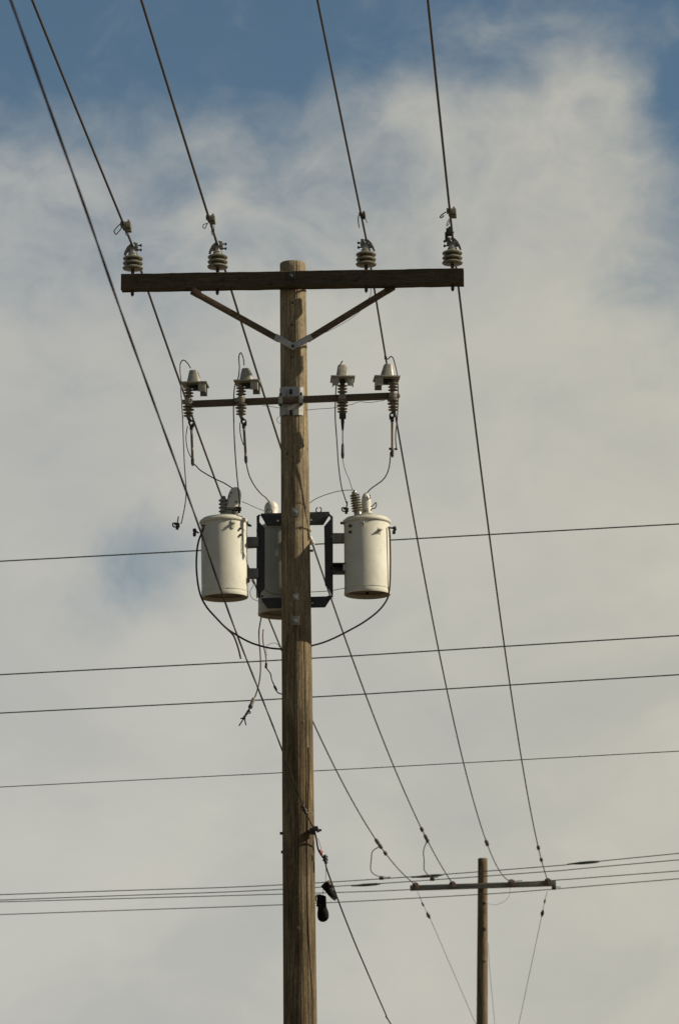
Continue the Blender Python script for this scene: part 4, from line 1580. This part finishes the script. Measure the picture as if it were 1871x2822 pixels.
rt = pts(A8, [(705, 680), (735, 760), (755, 830), (770, 900), (790, 940)], hold.y + 0.10)
wire('red_wire', 'thin red wire strand beside the service cable at the pole', rt, 0.0018, 'red_tape', cat='wire')
q = P(*A8(752, 890), hold.y + 0.08)
m = MB()
m.lathe([(0.003, -0.020), (0.007, -0.014), (0.009, 0.0), (0.008, 0.012), (0.003, 0.020)], q, Vector((0.4, 0, -1)), 10)
m.abox(q + Vector((0.008, 0, 0.003)), 0.010, 0.010, 0.010)
tag(m.build('tape_marker', 'red_tape', None, loc=q), 'small red tape marker on the service cable above the shoes', 'marker')

# ------------------------------------------------------------------ shoes thrown over the cable


def loft(secs, name, matn, parent, n=20):
    """secs: (centre, side vector, up vector) cross-sections, rounded"""
    m = MB()
    vs_, fs_ = [], []
    for (c, sx, sy, flat) in secs:
        for k in range(n):
            a = 2 * math.pi * k / n
            ca, sa = math.cos(a), math.sin(a)
            ex = math.copysign(abs(ca) ** 0.75, ca)
            ey = math.copysign(abs(sa) ** 0.75, sa)
            if ey < 0:
                ey *= flat
            vs_.append(c + sx * ex + sy * ey)
    k0 = len(secs)
    for i in range(k0 - 1):
        for k in range(n):
            k2 = (k + 1) % n
            fs_.append((i * n + k, i * n + k2, (i + 1) * n + k2, (i + 1) * n + k))
    fs_.append(tuple(range(n))[::-1])
    fs_.append(tuple((k0 - 1) * n + k for k in range(n)))
    return m.add(vs_, fs_).build(name, matn, parent, smooth=50)


def make_shoe(label, heel, toe, up, side_w, matu, patch):
    """heel and toe on the sole line; up points from the sole to the collar"""
    t = thing('shoe', label, 'shoe', heel, 'pair of shoes hanging from the service cable')
    d = toe - heel
    L = d.length
    d.normalize()
    up = (up - d * up.dot(d)).normalized()
    sd = d.cross(up)
    k = L / 0.27

    def sec(s, w, h, lift=0.0, flat=0.25):
        return (heel + d * (L * s) + up * (0.018 * k + lift), sd * (w * k), up * (h * k), flat)
    loft([sec(0.01, 0.020, 0.030), sec(0.03, 0.030, 0.070), sec(0.08, 0.034, 0.088), sec(0.18, 0.035, 0.086), sec(0.30, 0.036, 0.078), sec(0.42, 0.038, 0.074), sec(0.54, 0.045, 0.060),
          sec(0.68, 0.058, 0.052), sec(0.82, 0.062, 0.046), sec(0.93, 0.054, 0.039), sec(0.985, 0.036, 0.028), sec(1.0, 0.014, 0.014)], 'upper', matu, t)
    loft([(heel + d * (L * s) + up * (0.009 * k), sd * (w * k), up * (0.011 * k), 1.0) for s, w in ((-0.01, 0.020), (0.02, 0.032), (0.12, 0.037), (0.3, 0.035), (0.45, 0.036), (0.68, 0.061), (0.85, 0.064), (0.95, 0.053), (1.0, 0.034), (1.015, 0.016))], 'sole', 'shoe_rubber', t)
    # collar opening rim, tongue, toe cap and laces
    m = MB()
    rim = []
    for j in range(17):
        a = 2 * math.pi * j / 16
        rim.append(heel + d * (L * (0.20 + 0.15 * math.cos(a))) + sd * (0.027 * k * math.sin(a)) + up * (0.104 - 0.010 * math.cos(a)) * k)
    m.tube(rim, 0.006 * k, 6)
    m.build('collar', patch, t)
    m = MB()
    m.box(heel + d * (L * 0.40) + up * (0.102 * k), d * 0.03 * k + up * 0.012 * k, sd * 0.018 * k, up * 0.005 * k)
    m.build('tongue', patch, t, bevel=0.003)
    for j in range(4):
        s = 0.44 + 0.07 * j
        h = 0.092 - 0.0105 * j
        m = MB()
        m.tube(spline([heel + d * (L * s) + sd * (-0.026 * k) + up * (h - 0.012) * k, heel + d * (L * (s + 0.01)) + up * (h + 0.004) * k, heel + d * (L * (s + 0.02)) + sd * (0.026 * k) + up * (h - 0.012) * k], 4), 0.0028 * k, 5)
        m.build('lace', 'shoe_tan', t)
    m = MB()
    m.box(heel + d * (L * 0.62) + up * (0.034 * k) - sd * 0.0425 * k, d * 0.035 * k, sd * 0.004 * k, up * 0.014 * k)
    m.box(heel + d * (L * 0.03) + up * (0.06 * k), d * 0.006 * k, sd * 0.016 * k, up * 0.03 * k)
    m.build('side_patch', patch, t, bevel=0.002)
    return t


ys = hold.y + 0.22
s1 = make_shoe('upper black and tan shoe hanging beside the pole, toe pointing lower right', P(*A8(768, 1390), ys + 0.03), P(*A8(935, 1575), ys - 0.06), Vector((0.8, -0.42, 0.55)), 0.04, 'shoe_black', 'shoe_tan')
s2 = make_shoe('lower black shoe hanging toe down beside the pole', P(*A8(795, 1525), ys + 0.03), P(*A8(805, 1885), ys - 0.01), Vector((-0.55, -0.8, 0.0)), 0.04, 'shoe_black', 'shoe_black')
lace = pts(A8, [(824, 1030), (826, 1110), (825, 1200), (822, 1290), (815, 1330)], (ys, ys - 0.02))
wire('shoelace', 'thin lace from the cable grip down to the upper shoe', lace, 0.0019, 'shoe_tan', cat='lace')
lace = pts(A8, [(805, 1335), (790, 1400), (785, 1470), (782, 1540)], (ys - 0.03, ys - 0.03))
wire('shoelace', 'short lace tying the lower shoe to the upper shoe', lace, 0.0019, 'shoe_black', cat='lace')

# ------------------------------------------------------------------ crossing lines
CROSS = [
    ([(0, 1547), (871, 1500), (1871, 1444)], 40.0, 0.0074, 'grey_line', 'crossing line highest of the four behind the transformers'),
    ([(0, 1860), (853, 1815), (1871, 1752)], 40.6, 0.0074, 'grey_line', 'crossing line second from the top behind the pole'),
    ([(0, 1966), (857, 1922), (1871, 1860)], 41.2, 0.0072, 'grey_line', 'crossing line third from the top behind the pole'),
    ([(0, 2170), (860, 2126), (1871, 2071)], 41.8, 0.0050, 'grey_line', 'thin crossing line below the three thicker ones'),
]
YAW2 = math.tan(R_(9.0))
for (lst, Y0, r, mt, lab) in CROSS:
    p = []
    for (u, v) in lst:
        x = (u - 935) / F_PX * Y0
        p.append(P(u, v, Y0 - x * YAW2))
    a = p[0] + (p[0] - p[1]) * 6.0
    b = p[2] + (p[2] - p[1]) * 5.0
    wire('crossing_line', lab, [a] + p + [b], r, mt, per=10, group='lines crossing behind the near pole')
LOWL = [
    ([(0, 2467), (773, 2440), (1471, 2392), (1871, 2353)], 57.0, 'topmost of the four low lines beside the distant crossarm'),
    ([(0, 2482), (773, 2452.5), (1471, 2406), (1871, 2371)], 57.8, 'second of the four low lines beside the distant crossarm'),
    ([(0, 2487), (773, 2465.5), (1130, 2453), (1532, 2427), (1871, 2401.5)], 58.9, 'third of the four low lines, level with the distant crossarm'),
    ([(0, 2522), (773, 2495), (1260, 2470), (1471, 2456), (1871, 2423)], 59.8, 'lowest of the four low lines, passing under the distant crossarm'),
]
LOWP = []
for i, (lst, Y0, lab) in enumerate(LOWL):
    p = []
    for (u, v) in lst:
        x = (u - 935) / F_PX * Y0
        p.append(P(u, v, Y0 - x * YAW2))
    a = p[0] + (p[0] - p[1]) * 4.0
    b = p[-1] + (p[-1] - p[-2]) * 6.0
    LOWP.append(p)
    wire('distribution_line', lab, [a] + p + [b], 0.0072, 'grey_line', per=10, group='low lines beside the distant pole')


def low_y(i, u):
    Y0 = LOWL[i][1]
    return Y0 - (u - 935) / F_PX * Y0 * YAW2


# thick splices on those lines
for i, (p0, p1), lab in ((0, (B1(800, 938), B1(1255, 902)), 'thick splice sleeve on the low lines just left of the distant crossarm'),
                         (0, ((1471 + 365 / 3.92, 2200 + 717 / 3.92), (1471 + 712 / 3.92, 2200 + 688 / 3.92)), 'thick splice sleeve on the low lines right of the distant pole'),
                         (1, ((968, 2443.0), B1(360, 1030)), 'thick splice sleeve on the low lines halfway between the poles')):
    a = P(p0[0], p0[1], low_y(i, p0[0]))
    b = P(p1[0], p1[1], low_y(i, p1[0]))
    d = (b - a).normalized()
    L = (b - a).length
    m = MB()
    m.lathe([(0.009, 0), (0.013, L * 0.15), (0.022, L * 0.4), (0.023, L * 0.6), (0.020, L * 0.85), (0.010, L)], a, d, 10)
    tag(m.build('splice_sleeve', 'grey_line', None, loc=a), lab, 'splice', 'splices on the low lines')

# taps and clamps near the far pole
def tapwire(label, lst, reg, Y, r=0.0072):
    return wire('tap_wire', label, pts(reg, lst, Y), r, 'fuse_tube' if False else 'line_metal', group='taps near the distant pole')


tapwire('short wire tail on the distant crossarm right of the pole', [(600, 640), (640, 672), (690, 686), (750, 690), (825, 684)], B2, (yfa - 0.12, yfa - 0.10))
tapwire('wire tail at the right tip of the distant crossarm', [(1150, 715), (1190, 745), (1240, 762), (1310, 766)], B2, (yfa - 0.14, yfa - 0.30))
for (reg, x, y, w, h, Y, lab) in ((B1, 370, 948, 66, 46, low_y(0, 1050), 'square clamp on the low line farthest left of the distant pole'),
                                  (B1, 1102, 958, 64, 56, low_y(1, 1190), 'square clamp on the low line just left of the distant crossarm'),
                                  (B2, 1228, 776, 54, 46, low_y(3, 1527), 'square clamp on the low line under the right tip of the distant crossarm')):
    u, v = reg(x, y)
    q = P(u, v, Y)
    s = {True: 5.2267, False: 4.6118}[reg is B1]
    k = mpp(u, v, Y) / s
    t = thing('tap_clamp', lab, 'clamp', q, 'tap clamps on the low lines')
    m = MB()
    m.abox(q, w * k, 0.06, h * k)
    m.abox(q + Vector((0, 0, h * k * 0.4)), w * k * 0.8, 0.05, h * k * 0.5)
    m.build('body', 'rusty_iron', t, bevel=0.006)
    m = MB()
    m.cyl(q - Vector((0, 0.02, 0)), q + Vector((0.01, -0.05, -0.02)), 0.012, 8)
    m.build('bolt', 'black_iron', t)
# grips on the four lines before the far pole
def far_at(i, v):
    best = None
    f = NEAR[i][1]
    for a, b in zip(f, f[1:]):
        for k in range(20):
            q = a.lerp(b, k / 20)
            d = q - CAM
            z_ = d.y * math.cos(PITCH) + d.z * math.sin(PITCH)
            y_ = -d.y * math.sin(PITCH) + d.z * math.cos(PITCH)
            vv = 1411 - F_PX * y_ / z_
            if best is None or abs(vv - v) < best[0]:
                best = (abs(vv - v), q, (b - a).normalized())
    return best[1], best[2]


for (i, v0, lst, Y1, lab) in ((0, 2333, [(245, 560), (225, 680), (215, 800), (232, 860), (270, 895), (340, 925), (420, 936), (497, 933)], low_y(0, 1050), 'tap wire dropping from the leftmost line to the low lines'),
                              (1, 2317, [(978, 550), (985, 700), (985, 815), (1010, 865), (1050, 905), (1120, 940), (1185, 936)], low_y(1, 1190), 'tap wire dropping from the second line to the low lines')):
    q, _ = far_at(i, v0)
    wire('tap_wire', lab, [q] + pts(B1, lst, (q.y + 0.3, Y1)), 0.0075, 'line_metal', group='taps near the distant pole')
GR = [(0, 2320, 0.55, 'grip on the leftmost line where its tap leaves'), (0, 2333, 0.5, 'coppery grip on the leftmost line above its tap'), (0, 2352, 0.3, 'small grip on the leftmost line below its tap'),
      (1, 2286, 0.3, 'upper grip on the second line near the distant pole'), (1, 2308, 0.45, 'middle grip on the second line near the distant pole'), (1, 2317, 0.25, 'grip on the second line where its tap leaves'),
      (2, 2324, 0.55, 'long grip on the third line near the distant pole'), (3, 2337, 0.35, 'upper grip on the rightmost line near the distant pole'), (3, 2370, 0.3, 'lower hooked grip on the rightmost line near the distant pole')]
for (i, v, L, lab) in GR:
    q, d = far_at(i, v)
    m = MB()
    m.lathe([(0.012, -L / 2), (0.024, -L / 2 + 0.05), (0.026, L / 2 - 0.05), (0.012, L / 2)], q, d, 10)
    m.abox(q + Vector((0.0, 0, -0.02)), 0.022, 0.06, 0.03)
    tag(m.build('line_grip', 'rusty_iron' if L < 0.4 else 'line_metal', None, loc=q), lab, 'grip', 'grips on the lines by the distant pole')

# down guys of the far pole
for lab, lst, blk, sm in (('thin guy wire running down from the left tip of the distant crossarm', [(1150, 2458), (1165, 2493), (1184, 2530), (1310, 2822)], (1180, 2524, 26, -0.42), (1165, 2494)),
                          ('thin guy wire running down from the right tip of the distant crossarm', [(1508, 2458), (1500, 2487), (1494, 2519), (1430, 2822)], (1494.5, 2518, 28, 0.22), (1501, 2485))):
    Ys = [yfa, yfa + 0.25, yfa + 0.5, YF + 3.0]
    p = [P(u, v, y) for (u, v), y in zip(lst, Ys)]
    p.append(p[-1] + (p[-1] - p[-2]) * ((p[-1].z - 0.0) / (p[-2].z - p[-1].z)))
    t = thing('guy_wire', lab, 'guy wire', p[-1], 'guy wires of the distant pole')
    m = MB()
    m.tube(p, 0.0042, 6)
    m.build('strand', 'grey_line', t)
    u, v, hpx, sl = blk
    q = P(u, v, yfa + 0.46)
    k = mpp(u, v, yfa)
    ax = (p[2] - p[1]).normalized()
    m = MB()
    h = hpx * k
    m.lathe([(0.008, -h / 2), (0.018, -h * 0.36), (0.022, -h * 0.1), (0.032, 0.0), (0.026, h * 0.08), (0.022, h * 0.3), (0.012, h / 2)], q, ax, 12)
    m.build('strain_insulator', 'black_iron', t)
    q = P(sm[0], sm[1], yfa + 0.25)
    m = MB()
    m.lathe([(0.006, -0.05), (0.016, -0.03), (0.012, 0.0), (0.017, 0.02), (0.006, 0.05)], q, ax, 10)
    m.build('thimble', 'rusty_iron', t)
p = [P(1345, 2600, YF + 0.1), P(1348, 2660, YF + 0.4), P(1363, 2822, YF + 1.5)]
p.append(p[-1] + (p[-1] - p[-2]) * (p[-1].z / (p[-2].z - p[-1].z)))
t = thing('guy_wire', 'faint guy wire running down right beside the distant pole', 'guy wire', p[-1], 'guy wires of the distant pole')
MB().tube(p, 0.0032, 6).build('strand', 'grey_line', t)
wire('lead_wire', 'faint slack wire hanging from the distant crossarm to its pole', pts(B2, [(668, 740), (665, 860), (610, 940), (530, 980), (460, 992), (380, 975)], (yfa, YF - 0.02)), 0.0028, 'grey_line')
